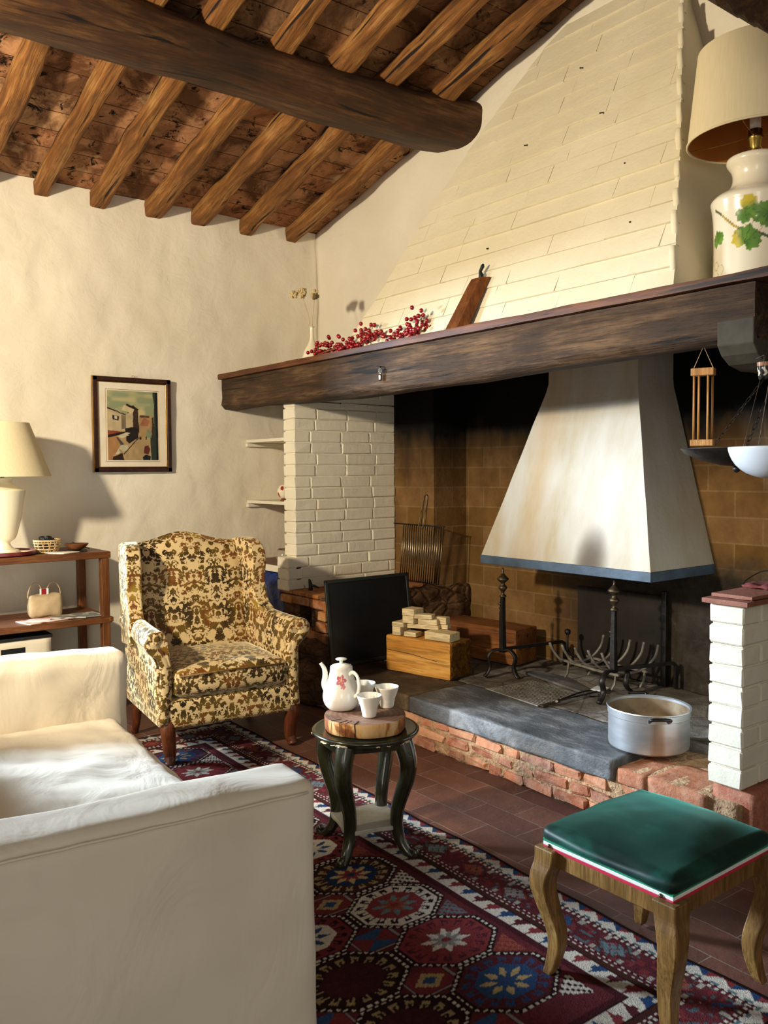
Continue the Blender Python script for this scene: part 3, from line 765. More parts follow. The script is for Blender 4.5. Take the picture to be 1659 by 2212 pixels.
# plaster smoke hood
hood = thing('smoke_hood', 'white plaster pyramidal smoke hood with soot marks hanging over the fire', 'hood', (2.534, .1, .902))
T = Matrix.Translation((-2.534, -.1, -.902))
def frus(g, rows, nx=16, wr=.004, capb=True):
    b0 = len(g.v); per = None
    for (z, x0, x1, y0, y1) in rows:
        ring = [(x0+(x1-x0)*i/nx, y0) for i in range(nx)] + [(x1, y0+(y1-y0)*i/8) for i in range(8)] + [(x1-(x1-x0)*i/nx, y1) for i in range(nx)] + [(x0, y1-(y1-y0)*i/8) for i in range(8)]
        per = len(ring)
        for (x, y) in ring:
            n_ = wr*mnoise.noise(Vector((x*5, y*5, z*5))); g.v.append(tuple(Vector((x-2.534, y-.1+n_, z-.902))))
    for i in range(len(rows)-1):
        for k in range(per):
            k2 = (k+1) % per; q = b0+i*per; g.f.append((q+k, q+k2, q+per+k2, q+per+k))
    if capb: g.f.append(tuple(b0+k for k in range(per))[::-1])
    g.f.append(tuple(b0+(len(rows)-1)*per+k for k in range(per)))
rows = []
for i in range(26):
    t_ = i/25; z = .949 + (1.885-.949)*t_; rows.append((z, 1.959+(2.250-1.959)*t_, 3.109+(2.863-3.109)*t_, -.173+(.058+.173)*t_, .38))
rows += [(1.93, 2.259, 2.858, .066, .38), (2.15, 2.266, 2.857, .068, .38)]
g = G(); frus(g, rows); g.build('plaster_hood', MT['hood'], hood, smooth=True, angle=35)
g = G(); g.xf = T
for (x0, x1, y0, y1) in ((1.955, 3.113, -.178, -.155), (3.085, 3.113, -.1545, .38), (1.955, 1.983, -.1545, .38)):
    g.box(((x0+x1)/2, (y0+y1)/2, .9265), ((x1-x0)/2, (y1-y0)/2, .0245), .002)
g.build('painted_rim', MT['hoodband'], hood)
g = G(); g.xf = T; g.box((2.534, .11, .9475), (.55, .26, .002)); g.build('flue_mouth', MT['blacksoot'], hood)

# ------------------------------------------------------------------ painted grids
def inside(poly, X, Y):
    r = np.zeros(X.shape, bool); n = len(poly)
    for i in range(n):
        x1, y1 = poly[i]; x2, y2 = poly[(i+1) % n]
        if y1 == y2: continue
        c = (Y > min(y1, y2)) & (Y <= max(y1, y2)) & (X < (x2-x1)*(Y-y1)/(y2-y1) + x1); r ^= c
    return r
def npnoise(X, Y, f, seed=0):
    r_ = np.random.RandomState(seed); T_ = r_.rand(64, 64)
    x, y = (X*f) % 64, (Y*f) % 64; xi, yi = x.astype(int), y.astype(int); fx, fy = x-xi, y-yi
    fx, fy = fx*fx*(3-2*fx), fy*fy*(3-2*fy); x2, y2 = (xi+1) % 64, (yi+1) % 64; xi %= 64; yi %= 64
    return (T_[xi, yi]*(1-fx)+T_[x2, yi]*fx)*(1-fy) + (T_[xi, y2]*(1-fx)+T_[x2, y2]*fx)*fy
def grid_mesh(name, nu, nv, pos, rgb, mat, parent=None, smooth=True, thick=0, closed_u=False):
    """pos: (nu,nv,3) array, rgb: (nu,nv,3)"""
    I, J = np.meshgrid(np.arange(nu if closed_u else nu-1), np.arange(nv-1), indexing='ij'); I2 = (I+1) % nu
    F = np.stack([I*nv+J, I2*nv+J, I2*nv+J+1, I*nv+J+1], -1).reshape(-1, 4)
    me = bpy.data.meshes.new(name); V = pos.reshape(-1, 3)
    me.vertices.add(len(V)); me.vertices.foreach_set('co', V.astype(np.float32).ravel())
    me.loops.add(F.size); me.loops.foreach_set('vertex_index', F.astype(np.int32).ravel())
    me.polygons.add(len(F)); me.polygons.foreach_set('loop_start', np.arange(0, F.size, 4, dtype=np.int32)); me.polygons.foreach_set('loop_total', np.full(len(F), 4, dtype=np.int32))
    me.update(calc_edges=True)
    a = me.color_attributes.new('Col', 'FLOAT_COLOR', 'POINT')
    a.data.foreach_set('color', np.concatenate([rgb.reshape(-1, 3), np.ones((len(V), 1))], 1).astype(np.float32).ravel())
    o = bpy.data.objects.new(name, me); col.objects.link(o); me.materials.append(mat)
    if smooth: me.polygons.foreach_set('use_smooth', [True]*len(me.polygons))
    if thick: m_ = o.modifiers.new('thick', 'SOLIDIFY'); m_.thickness = abs(thick); m_.offset = -1 if thick > 0 else 1
    if parent: o.parent = parent
    return o

# ------------------------------------------------------------------ rug
RX, RYW, ST = 3.30, 2.04, .0052
def make_rug():
    ns_, nt_ = int(RX/ST), int(RYW/ST)
    S, Tt = np.meshgrid(np.linspace(0, RX, ns_), np.linspace(0, RYW, nt_), indexing='ij')
    C_ = np.zeros(S.shape+(3,)); L_ = lambda h: np.array(lin(h))
    wine, red, dk, wh, bl, teal, brn = L_('5A1F2A'), L_('8A2A2C'), L_('2A1214'), L_('D8CDBA'), L_('1F4A7A'), L_('6F8C92'), L_('4A241C')
    gold, rust, grey = L_('B59A5E'), L_('9A4426'), L_('8E8A84')
    C_[:] = wine
    N1 = npnoise(S, Tt, 9, 1)
    C_ = C_*(1-.35*N1[..., None]) + red*.35*N1[..., None]
    E = np.minimum(np.minimum(S, RX-S), np.minimum(Tt, RYW-Tt))       # distance from the edge
    horiz = np.minimum(Tt, RYW-Tt) <= np.minimum(S, RX-S); A = np.where(horiz, S, Tt)      # coordinate along the border
    def put(mask, colr): C_[mask] = colr
    def dash(e0, e1, base, c1, per=.022):
        m_ = (E >= e0) & (E < e1); put(m_, base); put(m_ & ((A/per) % 1 < .5), c1)
    put(E < .012, dk)
    # white guard with teal and red serrations
    m_ = (E >= .012) & (E < .058); put(m_, wh); tri = np.abs((A/.075) % 1 - .5)*2
    put(m_ & (E-.012 < .034*tri) & ((A/.15) % 1 < .5), bl*.8); put(m_ & (E-.012 < .030*tri) & ((A/.15) % 1 >= .5), red)
    put(m_ & (E > .050) & ((A/.05) % 1 < .5), teal*.7)
    dash(.058, .066, dk, wh); dash(.072, .079, wine, wh)
    # main border of small leaf crosses on wine
    m_ = (E >= .082) & (E < .182); a = (A/.21) % 1 - .5; e = (E-.132)/.05; k = (A/.21).astype(int) % 4
    q = np.abs(a*2.1*1.5) + np.abs(e)
    put(m_ & (npnoise(S, Tt, 60, 21) > .70), red*.9); put(m_ & (npnoise(S, Tt, 75, 22) > .76), teal*.5); put(m_ & (np.abs(((A/.105) % 1)-.5) < .08) & (np.abs(e) > .55), wh*.6)
    for kk, cc in enumerate((bl, teal*.8, rust, grey)):
        put(m_ & (k == kk) & (q < .75) & (np.abs(np.sin(a*46)+np.sin(e*9)) > .25), cc)
    put(m_ & (np.abs(q-1.02) < .05), brn)
    dash(.186, .193, dk, wh); dash(.199, .206, wine, wh, .024)
    put((E >= .206) & (E < .226), brn)
    # reciprocal hook band
    m_ = (E >= .226) & (E < .292); put(m_, wh); p = (A/.062) % 1; ee = (E-.226)/.066; kq = (A/.062).astype(int) % 3
    tm = (p > .18) & (p < .18+.62*(1-ee)) | ((ee > .25) & (ee < .55) & (p > .0) & (p < .30))
    for kk, cc in enumerate((red, bl*.9, wine)): put(m_ & tm & (kq == kk), cc)
    put((E >= .226) & (E < .231), dk); put((E >= .287) & (E < .292), dk)
    fld = E >= .292
    put(fld & (E < .315), wine*.7)
    # octagons
    r0 = .116; per_s, per_t = .2605, .344
    pals = [(wh, dk, red, teal*.8, rust), (red*1.05, wine, wh, red, grey), (wine, bl*.9, bl, gold*1.15, wh), (dk*1.2, gold*.8, wine*.6, wine*.7, wine*.6), (brn, gold, bl*.5, gold*1.2, red), (red*.8, dk, wh, bl, wh)]
    for it in range(4):
        for is_ in range(10):
            cs, ct = .412 + per_s*is_, .503 + per_t*it
            if cs > RX-.40 or ct > RYW-.36: continue
            x, y = (S-cs)/r0, (Tt-ct)/(r0*1.30)
            near = (np.abs(x) < 1.5) & (np.abs(y) < 1.5)
            o8 = np.maximum(np.maximum(np.abs(x), np.abs(y)), (np.abs(x)+np.abs(y))*.72)
            if it == 0: pl = pals[{0: 2, 6: 4, 7: 0, 8: 1, 9: 2}.get(is_, is_ % 6)]
            else: pl = pals[(is_*2 + it*3) % 6] if not (it == 1 and is_ == 8) else pals[3]
            M_ = near & fld
            put(M_ & (o8 < 1.13), dk); ang = np.arctan2(y, x)
            put(M_ & (o8 < 1.09) & (o8 > 1.03) & ((ang*7.0) % 1 < .55), wh)
            put(M_ & (o8 < .98), pl[0])
            # hooks round the rim
            sec_ = (ang/(2*math.pi)*16) % 1
            rr_ = o8
            hk = ((rr_ > .60) & (rr_ < .90) & (sec_ > .10) & (sec_ < .26)) | ((rr_ > .80) & (rr_ < .90) & (sec_ > .1) & (sec_ < .62)) | ((rr_ > .70) & (rr_ < .88) & (sec_ > .50) & (sec_ < .62))
            put(M_ & hk, pl[1]); put(M_ & (o8 < .64), pl[2] if pl is not pals[1] else red)
            if pl is pals[0]: put(M_ & (o8 < .66), red)
            rad = np.hypot(x, y); star = rad < (.22 + .34*np.abs(((ang/(2*math.pi)*8+.5) % 1) - .5)*2)
            put(M_ & star, pl[3] if pl is not pals[1] else wh)
            st2 = rad < (.14 + .26*np.abs(((ang/(2*math.pi)*8) % 1) - .5)*2)
            put(M_ & st2, pl[4] if pl is not pals[2] else bl); put(M_ & (rad < .10), pl[2] if pl is not pals[1] else red)
            # filler diamonds between the octagons
            for (fs, ft) in ((cs+per_s/2, ct+per_t/2),) + (((cs+per_s/2, ct-per_t/2+.03),) if it == 0 else ()):
                x2, y2 = (S-fs)/.055, (Tt-ft)/.075
                if it == 0 and ft < ct:
                    mm = fld & (np.abs(x2) < 1-(ft+.03-Tt)/.09*0-.9*np.clip((Tt-ft+.02)/.085, 0, 1)) & (Tt > ft-.02) & (Tt < ft+.065)
                    put(mm, (wh, teal*.7, rust)[is_ % 3]); put(mm & (((S*90).astype(int)+(Tt*90).astype(int)) % 3 == 0), dk if is_ % 3 == 0 else red)
                    continue
                mm = fld & (np.maximum(np.abs(x2), np.abs(y2)) < 1) & (o8 > 1.14)
                put(mm & (np.maximum(np.abs(x2), np.abs(y2)) > .93), grey); put(mm & (np.maximum(np.abs(x2), np.abs(y2)) < .86), red*.8)
                if (is_ + it) % 2: put(mm & (np.abs(x2) > np.abs(y2)) & (np.abs(x2) < .86), bl)
                else: put(mm & ((np.abs(x2)+np.abs(y2)) < .7), gold); put(mm & ((np.abs(x2)+np.abs(y2)) < .35), bl)
    # yarn-to-yarn variation
    r_ = np.random.RandomState(3); C_ *= (.78 + .38*r_.rand(*S.shape))[..., None]
    C_ *= (.85 + .3*npnoise(S, Tt, 4, 5))[..., None]
    gy = C_.mean(-1, keepdims=True); C_ = np.clip((C_*.80 + gy*.20)*.78, 0, 1)
    wav = .006*np.sin(S*5.1) + .005*np.sin(S*11+1)
    P_ = np.stack([S, -(Tt + wav*np.exp(-Tt*3)), .006 + .002*npnoise(S, Tt, 12, 9)], -1)
    o = grid_mesh('pile', ns_, nt_, P_, C_, MT['rugv'], None, True, .008)
    return o
rug = thing('kazak_rug', 'wine red knotted rug with octagon star medallions and white hooked borders on the tiled floor', 'rug', (1.165, -1.40, .003), math.radians(-1.74))
o = make_rug(); o.parent = rug
g = G()
for k in range(150):
    y = -RYW*k/150 - rnd.uniform(0, .008); ln = rnd.uniform(.02, .05); g.tube([(.004, y, .004), (-ln*.5, y+rnd.uniform(-.008,.008), .004), (-ln, y+rnd.uniform(-.015,.015), .001)], .0016, 4)
g.build('fringe', MT['canvasbag'], rug)

# ------------------------------------------------------------------ wing armchair
ch = thing('wing_armchair', 'wing armchair in olive and brown cut velvet damask with walnut cabriole legs', 'armchair', (1.326, -1.616, 0), math.radians(-8))
D = MT['damask']
def cabriole(g, top, foot, out, r0=.032, r1=.016, z0=None):
    """S curve leg: out = horizontal direction of the knee"""
    t_, f_ = Vector(top), Vector(foot); h = t_.z - f_.z; ov = Vector(out)
    pts = smoothpath([t_, t_.lerp(f_, .22)+ov*.018, t_.lerp(f_, .55)-ov*.002, t_.lerp(f_, .82)-ov*.010, f_+Vector((0,0,.018)), f_+ov*.006], 5)
    n = len(pts); rs = []
    for i in range(n):
        u_ = i/(n-1); rs.append(r0*(1-u_)**.8 + r1*u_**.5*(1 if u_ < .85 else 1+.45*math.sin((u_-.85)/.15*math.pi*.6)))
    g.tube(pts, rs, 12)
for (f, l, nm) in ((.315, -.315, 0), (.315, .335, 0)):
    g = G(); cabriole(g, (f, l, .235), (f+.035, l+(.0), .0095), (.9, .35*(1 if l > 0 else -1), 0), .036, .017); g.build('front_leg', MT['legwood'], ch, smooth=True)
for (f, l) in ((-.25, -.33), (-.25, .33)):
    g = G(); pts = smoothpath([(f+.03, l, .24), (f+.02, l, .16), (f-.005, l, .07), (f-.04, l, .0095)], 5); n = len(pts)
    g.tube(pts, [.028-.010*i/n for i in range(n)], 10); g.build('rear_leg', MT['legwood'], ch, smooth=True)
# seat rail
g = G(); g.rbox((.03, .005, .255), (.335, .355, .075), .022, (16, 16, 6), wr=.004, wf=8); g.build('seat_rail', D, ch, smooth=True, uv='box')
# seat cushion
g = G(); g.rbox((.095, .005, .405), (.285, .300, .068), .038, (18, 18, 8), (.01, 0, .030), wr=.006, wf=7); g.build('seat_cushion', D, ch, smooth=True, uv='box')
# welting around the cushion front
g = G(); g.tube([(.385, -.27, .448), (.392, 0, .455), (.385, .28, .448)], .0055, 6); g.build('piping', MT['oak'], ch, smooth=True)
# back, camel topped, padded
def back_top(l): return 1.045 + .062*math.exp(-((l+.03)/.17)**2) - .03*max(0, (abs(l)-.26)/.08)**2
g = G(); nu, nv = 26, 26
for side in (0, 1):
    for i in range(nu+1):
        for j in range(nv+1):
            l = -.33 + .66*i/nu; v_ = j/nv; z = .36 + (back_top(l)-.36)*v_
            ed = (1-abs(2*i/nu-1)**6)*(1-v_**14)*(1 if v_ > .02 else .6)
            base = -.225 - .20*(z-.40)
            f = base + (.075*ed**.5 + .014*math.sin(v_*3.1) if side == 0 else -.070*ed**.6)
            g.v.append((f, l, z))
nn = (nu+1)*(nv+1)
for side in (0, 1):
    for i in range(nu):
        for j in range(nv):
            a = side*nn + i*(nv+1)+j; q = (a, a+nv+1, a+nv+2, a+1); g.f.append(q if side == 0 else q[::-1])
for i in range(nu):
    for j in (0, nv): a = i*(nv+1)+j; g.f.append((a, a+nv+1, nn+a+nv+1, nn+a) if j == 0 else (a+nv+1, a, nn+a, nn+a+nv+1))
for j in range(nv):
    for i in (0, nu): a = i*(nv+1)+j; g.f.append((a+1, a, nn+a, nn+a+1) if i == 0 else (a, a+1, nn+a+1, nn+a))
g.build('backrest', D, ch, smooth=True, uv='box')
# wings
for sgn in (-1, 1):
    wg = [(-.31, .50), (-.33, .80), (-.345, 1.02), (-.31, 1.055), (-.22, 1.065), (-.13, 1.055), (-.065, 1.01), (-.045, .94), (-.055, .86), (-.05, .78), (-.01, .71), (.05, .665), (.06, .55)]
    g = G(); SPW = [(p[0], p[2]) for p in smoothpath([(a, 0, b) for a, b in wg], 3)]
    l0 = .325*sgn; th_ = .042
    g.prism([(z, f) for f, z in SPW], 1, l0-th_, l0+th_)
    # flare outward toward the front edge
    g.v = [(x-.045, y - .012 + sgn*max(0, x+.25)*.14, z) for x, y, z in g.v]
    g.build('wing', D, ch, smooth=True, bevel=.030, bseg=5, uv='box', angle=80)
# rolled arms
for sgn in (-1, 1):
    ap = [(.300, .20), (.300, .50), (.295, .58), (.305, .635), (.330, .668), (.365, .676), (.395, .658), (.408, .620), (.402, .585), (.388, .565), (.380, .53), (.380, .45), (.380, .35), (.375, .20)]
    SPA = [(p[0], p[2]) for p in smoothpath([(a, 0, b) for a, b in ap], 3)]; g = G(); nf = 14; n = len(SPA)
    for i in range(nf+1):
        f = -.28 + .635*i/nf; u_ = i/nf
        for (l, z) in SPA:
            lift = .045*(u_-.75)**2 if u_ < .75 else 0
            sc_ = 1 if z < .54 else 1 + .0
            dl = .018*max(0, u_-.3) if z > .54 else -.012*u_*(.55-z)
            g.v.append((f + (.012 if (u_ > .99 and z > .54) else 0), sgn*(l+dl), z + (lift if z > .54 else 0)))
    for i in range(nf):
        for k in range(n):
            k2 = (k+1) % n; q = (i*n+k, i*n+k2, (i+1)*n+k2, (i+1)*n+k); g.f.append(q if sgn > 0 else q[::-1])
    a_, b_ = tuple(range(n)), tuple(nf*n+k for k in range(n)); g.f.append(a_[::-1] if sgn > 0 else a_); g.f.append(b_ if sgn > 0 else b_[::-1])
    g.build('arm', D, ch, smooth=True, bevel=.014, bseg=4, uv='box', angle=60)
    # padded scroll on the arm front
    g = G(); sc = smoothpath([(.362, sgn*.368, .650), (.366, sgn*.400, .628), (.366, sgn*.390, .590), (.364, sgn*.360, .56), (.362, sgn*.338, .50), (.362, sgn*.338, .42), (.362, sgn*.345, .30), (.362, sgn*.350, .22)], 4)
    g.tube(sc, [.026+.012*math.exp(-((i-4)/5)**2) for i in range(len(sc))], 10); g.v = [(.362+(x-.362)*.5, y, z) for x, y, z in g.v]
    g.build('arm_scroll', D, ch, smooth=True, uv='box')

# ------------------------------------------------------------------ sofa in white slipcover
RZS = math.radians(-6.0)
sofa = thing('slipcovered_sofa', 'small two seat sofa in a loose white cotton slipcover', 'sofa', (3.790, -2.535, .010), RZS)
C0 = MT['cotton']
g = G(); g.rbox((-.095, -.54, .336), (.095, .54, .336), .030, (10, 60, 36), (.010, .0, .008), wr=.009, wf=3.0, seed=1); g.build('near_arm', C0, sofa, smooth=True)
g = G(); g.rbox((-1.80, -.54, .346), (.098, .54, .346), .045, (10, 50, 34), (.012, 0, .012), wr=.014, wf=3.6, seed=5); g.build('far_arm', C0, sofa, smooth=True)
g = G(); g.rbox((-.95, -.52, .15), (.76, .47, .14), .03, (30, 16, 10), wr=.012, wf=5, seed=3); g.build('base_valance', C0, sofa, smooth=True)
g = G(); g.rbox((-.945, -.50, .355), (.760, .45, .085), .060, (60, 40, 10), (0, .02, .035), wr=.011, wf=6.5, seed=8); g.build('seat_cushion', C0, sofa, smooth=True)
g = G(); g.rbox((-.945, -1.18, .44), (.945, .10, .42), .07, (40, 10, 26), wr=.012, wf=4, seed=2); g.build('backrest', C0, sofa, smooth=True)
g = G(); g.rbox((-.945, -1.03, .58), (.74, .10, .22), .08, (36, 10, 16), (0, .05, .02), wr=.014, wf=4, seed=12); g.build('back_cushion', C0, sofa, smooth=True)
g = G(); g.tube([(.0005, -1.05, .650)] + [(.0045+.010*(1-(2*k/20-1)**2)*.25, -1.0+.97*k/20, .6505+.001*math.sin(k*2.2)) for k in range(21)], .0035, 6); g.build('seam', C0, sofa, smooth=True)

# ------------------------------------------------------------------ green velvet stool
st = thing('velvet_stool', 'square stool with green velvet seat, tricolour ribbon trim and waxed curved legs', 'stool', (4.147, -1.645, 0))
hx, hy2 = .205, .225
for (sx, sy) in ((-1,-1), (1,-1), (1,1), (-1,1)):
    d = Vector((sx, sy, 0)).normalized(); base = Vector((sx*(hx-.012), sy*(hy2-.012), 0)); zf = .0105 if base.y < 0 or sx > 0 else .0105
    pts = [base+d*p+Vector((0,0,z)) for p, z in ((.000, .385), (.004, .345), (.018, .31), (.022, .27), (.006, .21), (-.014, .15), (-.018, .10), (-.006, .045), (.008, zf))]
    P_ = smoothpath(pts, 4); n = len(P_); g = G(); vs = []; g.v = []
    ax, ay = Vector((1,0,0)), Vector((0,1,0))
    for i, p in enumerate(P_):
        u_ = i/(n-1); w_ = .036*(1-u_)**.7 + .0185
        if u_ > .93: w_ *= 1.05
        for (a, b) in ((-1,-1),(1,-1),(1,1),(-1,1)): g.v.append((p[0]+a*w_*.62, p[1]+b*w_*.62, p[2]))
    for i in range(n-1):
        for k in range(4): k2 = (k+1) % 4; g.f.append((i*4+k, (i+1)*4+k, (i+1)*4+k2, i*4+k2))
    g.f.append((0,1,2,3)); g.f.append(((n-1)*4+3, (n-1)*4+2, (n-1)*4+1, (n-1)*4))
    g.build('leg', MT['oak'], st, bevel=.004, bseg=2)
g = G()
for (x0, x1, y0, y1) in ((-hx, hx, -hy2, -hy2+.024), (-hx, hx, hy2-.024, hy2), (-hx, -hx+.024, -hy2, hy2), (hx-.024, hx, -hy2, hy2)):
    g.box(((x0+x1)/2, (y0+y1)/2, .357), ((x1-x0)/2, (y1-y0)/2, .024), .004)
g.build('apron', MT['oak'], st)
for (z0, z1, cc, nm) in ((.380, .3895, 'B3243A', 'red_ribbon_stripe'), (.3895, .399, 'DCDAD2', 'white_ribbon_stripe'), (.399, .408, '0E8A5C', 'green_ribbon_stripe')):
    g = G(); g.box((0, 0, (z0+z1)/2), (hx+.004, hy2+.004, (z1-z0)/2), .001); g.build(nm, plain(nm.replace('_', ' '), cc, .5), st)
g = G(); g.rbox((0, 0, .421), (hx+.009, hy2+.009, .022), .017, (30, 30, 8), (.012, .012, .042), wr=.004, wf=7); g.build('velvet_seat', MT['greenvelvet'], st, smooth=True)
for (x, y) in ((-hx+.02, -hy2-.006), (hx-.03, -hy2-.006)):
    g = G(); g.sphere((x, y, .392), .0055, 10); g.build('brass_stud', MT['bronze'], st, smooth=True)

# ------------------------------------------------------------------ round side table
TC = Vector((2.957, -1.768, 0))
tb = thing('round_side_table', 'small round dark green lacquered side table with chipped rim and scroll feet', 'table', TC)
g = G(); g.lathe([(0, .455), (.170, .455), (.186, .452), (.196, .455), (.203, .462), (.204, .469), (.198, .4745), (.188, .473), (.182, .4710), (.0, .4715)], 56); g.build('tabletop', MT['lacquer'], tb, smooth=True)
for k in range(26):
    g = G()       # chipped patches where the lacquer is gone
    a = math.radians(rnd.choice((-95, -60, -40, -75, -20, 10, -120))+rnd.uniform(-16, 16)); l_ = rnd.uniform(.02, .11)
    pts = [(.2045*math.cos(a+l_*t_/3), .2045*math.sin(a+l_*t_/3), .4575+.002*math.sin(k+t_)) for t_ in range(4)]
    g.tube(pts, rnd.uniform(.0010, .0028), 5); g.build('chipped_patch', MT['chipped'], tb)
g = G(); n = 64
for k in range(n):
    a = 2*math.pi*k/n; lo = .415 + .014*abs(math.sin(2*(a-math.radians(21))))**1.0
    for (r, z) in ((.178, .456), (.172, lo)): g.v.append((r*math.cos(a), r*math.sin(a), z))
    for (r, z) in ((.158, lo), (.158, .456)): g.v.append((r*math.cos(a), r*math.sin(a), z))
for k in range(n):
    a, b = k*4, ((k+1) % n)*4
    g.f += [(a, b, b+1, a+1)[::-1], (a+1, b+1, b+2, a+2)[::-1], (a+2, b+2, b+3, a+3)[::-1]]
g.build('apron', MT['lacquer'], tb, smooth=True, angle=40)
for ad in (-63, 21, 117, 203):
    a = math.radians(ad); d = Vector((math.cos(a), math.sin(a), 0)); g = G()
    pr = [(.160, .445), (.176, .405), (.186, .360), (.180, .31), (.160, .25), (.140, .19), (.134, .13), (.146, .075), (.172, .035), (.196, .018), (.212, .022), (.214, .036), (.203, .042)]
    P_ = smoothpath([tuple(d*r + Vector((0, 0, z))) for r, z in pr], 4); n = len(P_)
    rs = [ (.027*(1-i/n)**1.1 + .0115) for i in range(n)]; g.tube(P_, rs, 10)
    lo = min(p[2] for p in g.v); g.v = [(x, y, max(z, .0095)) for x, y, z in g.v]
    g.build('leg', MT['lacquer'], tb, smooth=True)
g = G(); m8 = []
for k in range(64):
    a = 2*math.pi*k/64; r = .128 + .040*abs(math.cos(2*(a-math.radians(-63))))**3; m8.append((r*math.cos(a)*.88, r*math.sin(a)*.88))
g.prism(m8, 2, .108, .124); g.build('lower_shelf', MT['cloth'], tb, bevel=.003)

sl_ = thing('log_slice', 'thick round log slice with dark cracks used as a tray on the side table', 'log slice', TC+Vector((0, 0, .4735)))
prof = [(0, 0), (.143, 0), (.147, .006), (.148, .040), (.143, .046)]
g = G(); g.lathe(prof[:4]+[(.146, .046)], 72, cap=False)
g.v = [(x*(1+.025*math.sin(math.atan2(y, x)*3+1)+.012*math.sin(math.atan2(y, x)*7)), y*(1+.025*math.sin(math.atan2(y, x)*3+1)+.012*math.sin(math.atan2(y, x)*7)), z) for x, y, z in g.v]
g.build('bark_side', MT['slice'], sl_, smooth=True, angle=50)
g = G(); g.lathe([(0, .046), (.146, .046)], 72, cap=False); g.v = [(x*(1+.025*math.sin(math.atan2(y, x)*3+1)+.012*math.sin(math.atan2(y, x)*7)), y*(1+.025*math.sin(math.atan2(y, x)*3+1)+.012*math.sin(math.atan2(y, x)*7)), z) for x, y, z in g.v]
g.build('sawn_face', MT['slicetop'], sl_)
for ad, w_ in ((-52, .0022), (-75, .0009), (-90, .0008), (-66, .0006)):
    a = math.radians(ad); g = G(); rr0 = .148*(1+.025*math.sin(a*3+1)+.012*math.sin(a*7))+.0008
    g.tube([(rr0*math.cos(a), rr0*math.sin(a), .001), (rr0*math.cos(a+.012), rr0*math.sin(a+.012), .024), (rr0*math.cos(a), rr0*math.sin(a), .0465), (rr0*.72*math.cos(a+.03), rr0*.72*math.sin(a+.03), .0465)], w_, 5); g.build('crack', MT['black'], sl_)
sl_.scale = (1.045, 1.045, 1.12)
ZT = .4735 + .0468*1.12
# flower-painted porcelain, painted on the glaze
def flower_rgb(A, Z, base, flowers):
    C_ = np.zeros(A.shape+(3,)); C_[:] = lin(base)
    for (fa, fz, r, c1, c2, npet) in flowers:
        x, y = (A-fa), (Z-fz); rad = np.hypot(x, y)/r; an = np.arctan2(y, x)
        pet = rad < (.55 + .45*np.abs(np.cos(an*npet/2)))
        C_[pet] = lin(c1); C_[pet & (rad < .55) & (np.cos(an*npet) > .2)] = lin(c2); C_[rad < .2] = lin('D8B040')
    return C_
def lathe_paint(name, prof, seg, painter, mat, parent, rad):
    """profile densely resampled, colour from painter(arc length, z)"""
    pr = []
    for (a, b) in zip(prof, prof[1:]):
        n_ = max(1, int(math.hypot(a[0]-b[0], a[1]-b[1])/.0022)) if rad < .12 else max(1, int(math.hypot(a[0]-b[0], a[1]-b[1])/.004))
        for k in range(n_): pr.append((a[0]+(b[0]-a[0])*k/n_, a[1]+(b[1]-a[1])*k/n_))
    pr.append(prof[-1]); pr = np.array(pr); th = np.linspace(0, 2*math.pi, seg, endpoint=False)
    TH, K = np.meshgrid(th, np.arange(len(pr)), indexing='ij'); R = pr[K, 0]; Z = pr[K, 1]
    P_ = np.stack([R*np.cos(TH), R*np.sin(TH), Z], -1)
    A = ((TH + math.pi) % (2*math.pi) - math.pi)*rad
    return grid_mesh(name, seg, len(pr), P_, painter(A, Z, K/len(pr)), mat, parent, True, 0, True)
tp = thing('teapot', 'tall white porcelain coffee pot with a pink flower on the log slice', 'teapot', (2.848, -1.802, ZT))
prof = [(0, .001), (.040, .001), (.052, .006), (.064, .022), (.0695, .045), (.066, .068), (.056, .092), (.047, .115), (.042, .138), (.041, .152), (.039, .156)]
prof = [(p[0], p[2]) for p in smoothpath([(a, 0, b) for a, b in prof], 3)]
va = math.radians(-36)      # the side that faces the room
def paint_pot(A, Z, K): return flower_rgb(A, Z, 'EDE8DC', [(va*.05, .112, .021, 'C06470', 'DC9CA0', 5), (va*.05+.006, .092, .009, 'CE7C84', 'CF8C94', 5), (va*.05-.058, .07, .008, 'D9A0AC', 'C88090', 5)])
lathe_paint('body', prof, 150, paint_pot, MT['porcelainv'], tp, .05)
g = G(); g.lathe([(.0, .164), (.012, .1635), (.030, .160), (.040, .155), (.041, .152), (.036, .150), (0, .150)], 32, cap=False); g.lathe([(0.0065, .162), (.006, .171), (.008, .175), (.020, .178), (.0215, .1805), (.018, .183), (0, .184)], 24, cap=False); g.build('lid', MT['porcelain'], tp, smooth=True)
tp.scale = (1.05, 1.05, 1.08)
da = math.radians(218); dv_ = Vector((math.cos(da), math.sin(da), 0)); g = G()
pts = smoothpath([dv_*.052+Vector((0,0,.060)), dv_*.064+Vector((0,0,.085)), dv_*.062+Vector((0,0,.115)), dv_*.066+Vector((0,0,.142)), dv_*.080+Vector((0,0,.162))], 5); n = len(pts)
g.tube(pts, [.019-.0125*(i/n) for i in range(n)], 12, flat=.8); g.build('spout', MT['porcelain'], tp, smooth=True)
dv_ = Vector((math.cos(math.radians(10)), math.sin(math.radians(10)), 0)); g = G()
pts = smoothpath([dv_*.040+Vector((0,0,.128)), dv_*.060+Vector((0,0,.140)), dv_*.082+Vector((0,0,.128)), dv_*.090+Vector((0,0,.098)), dv_*.083+Vector((0,0,.068)), dv_*.063+Vector((0,0,.050))], 6)
g.tube(pts, .0052, 10, flat=1.4); g.build('handle', MT['porcelain'], tp, smooth=True)
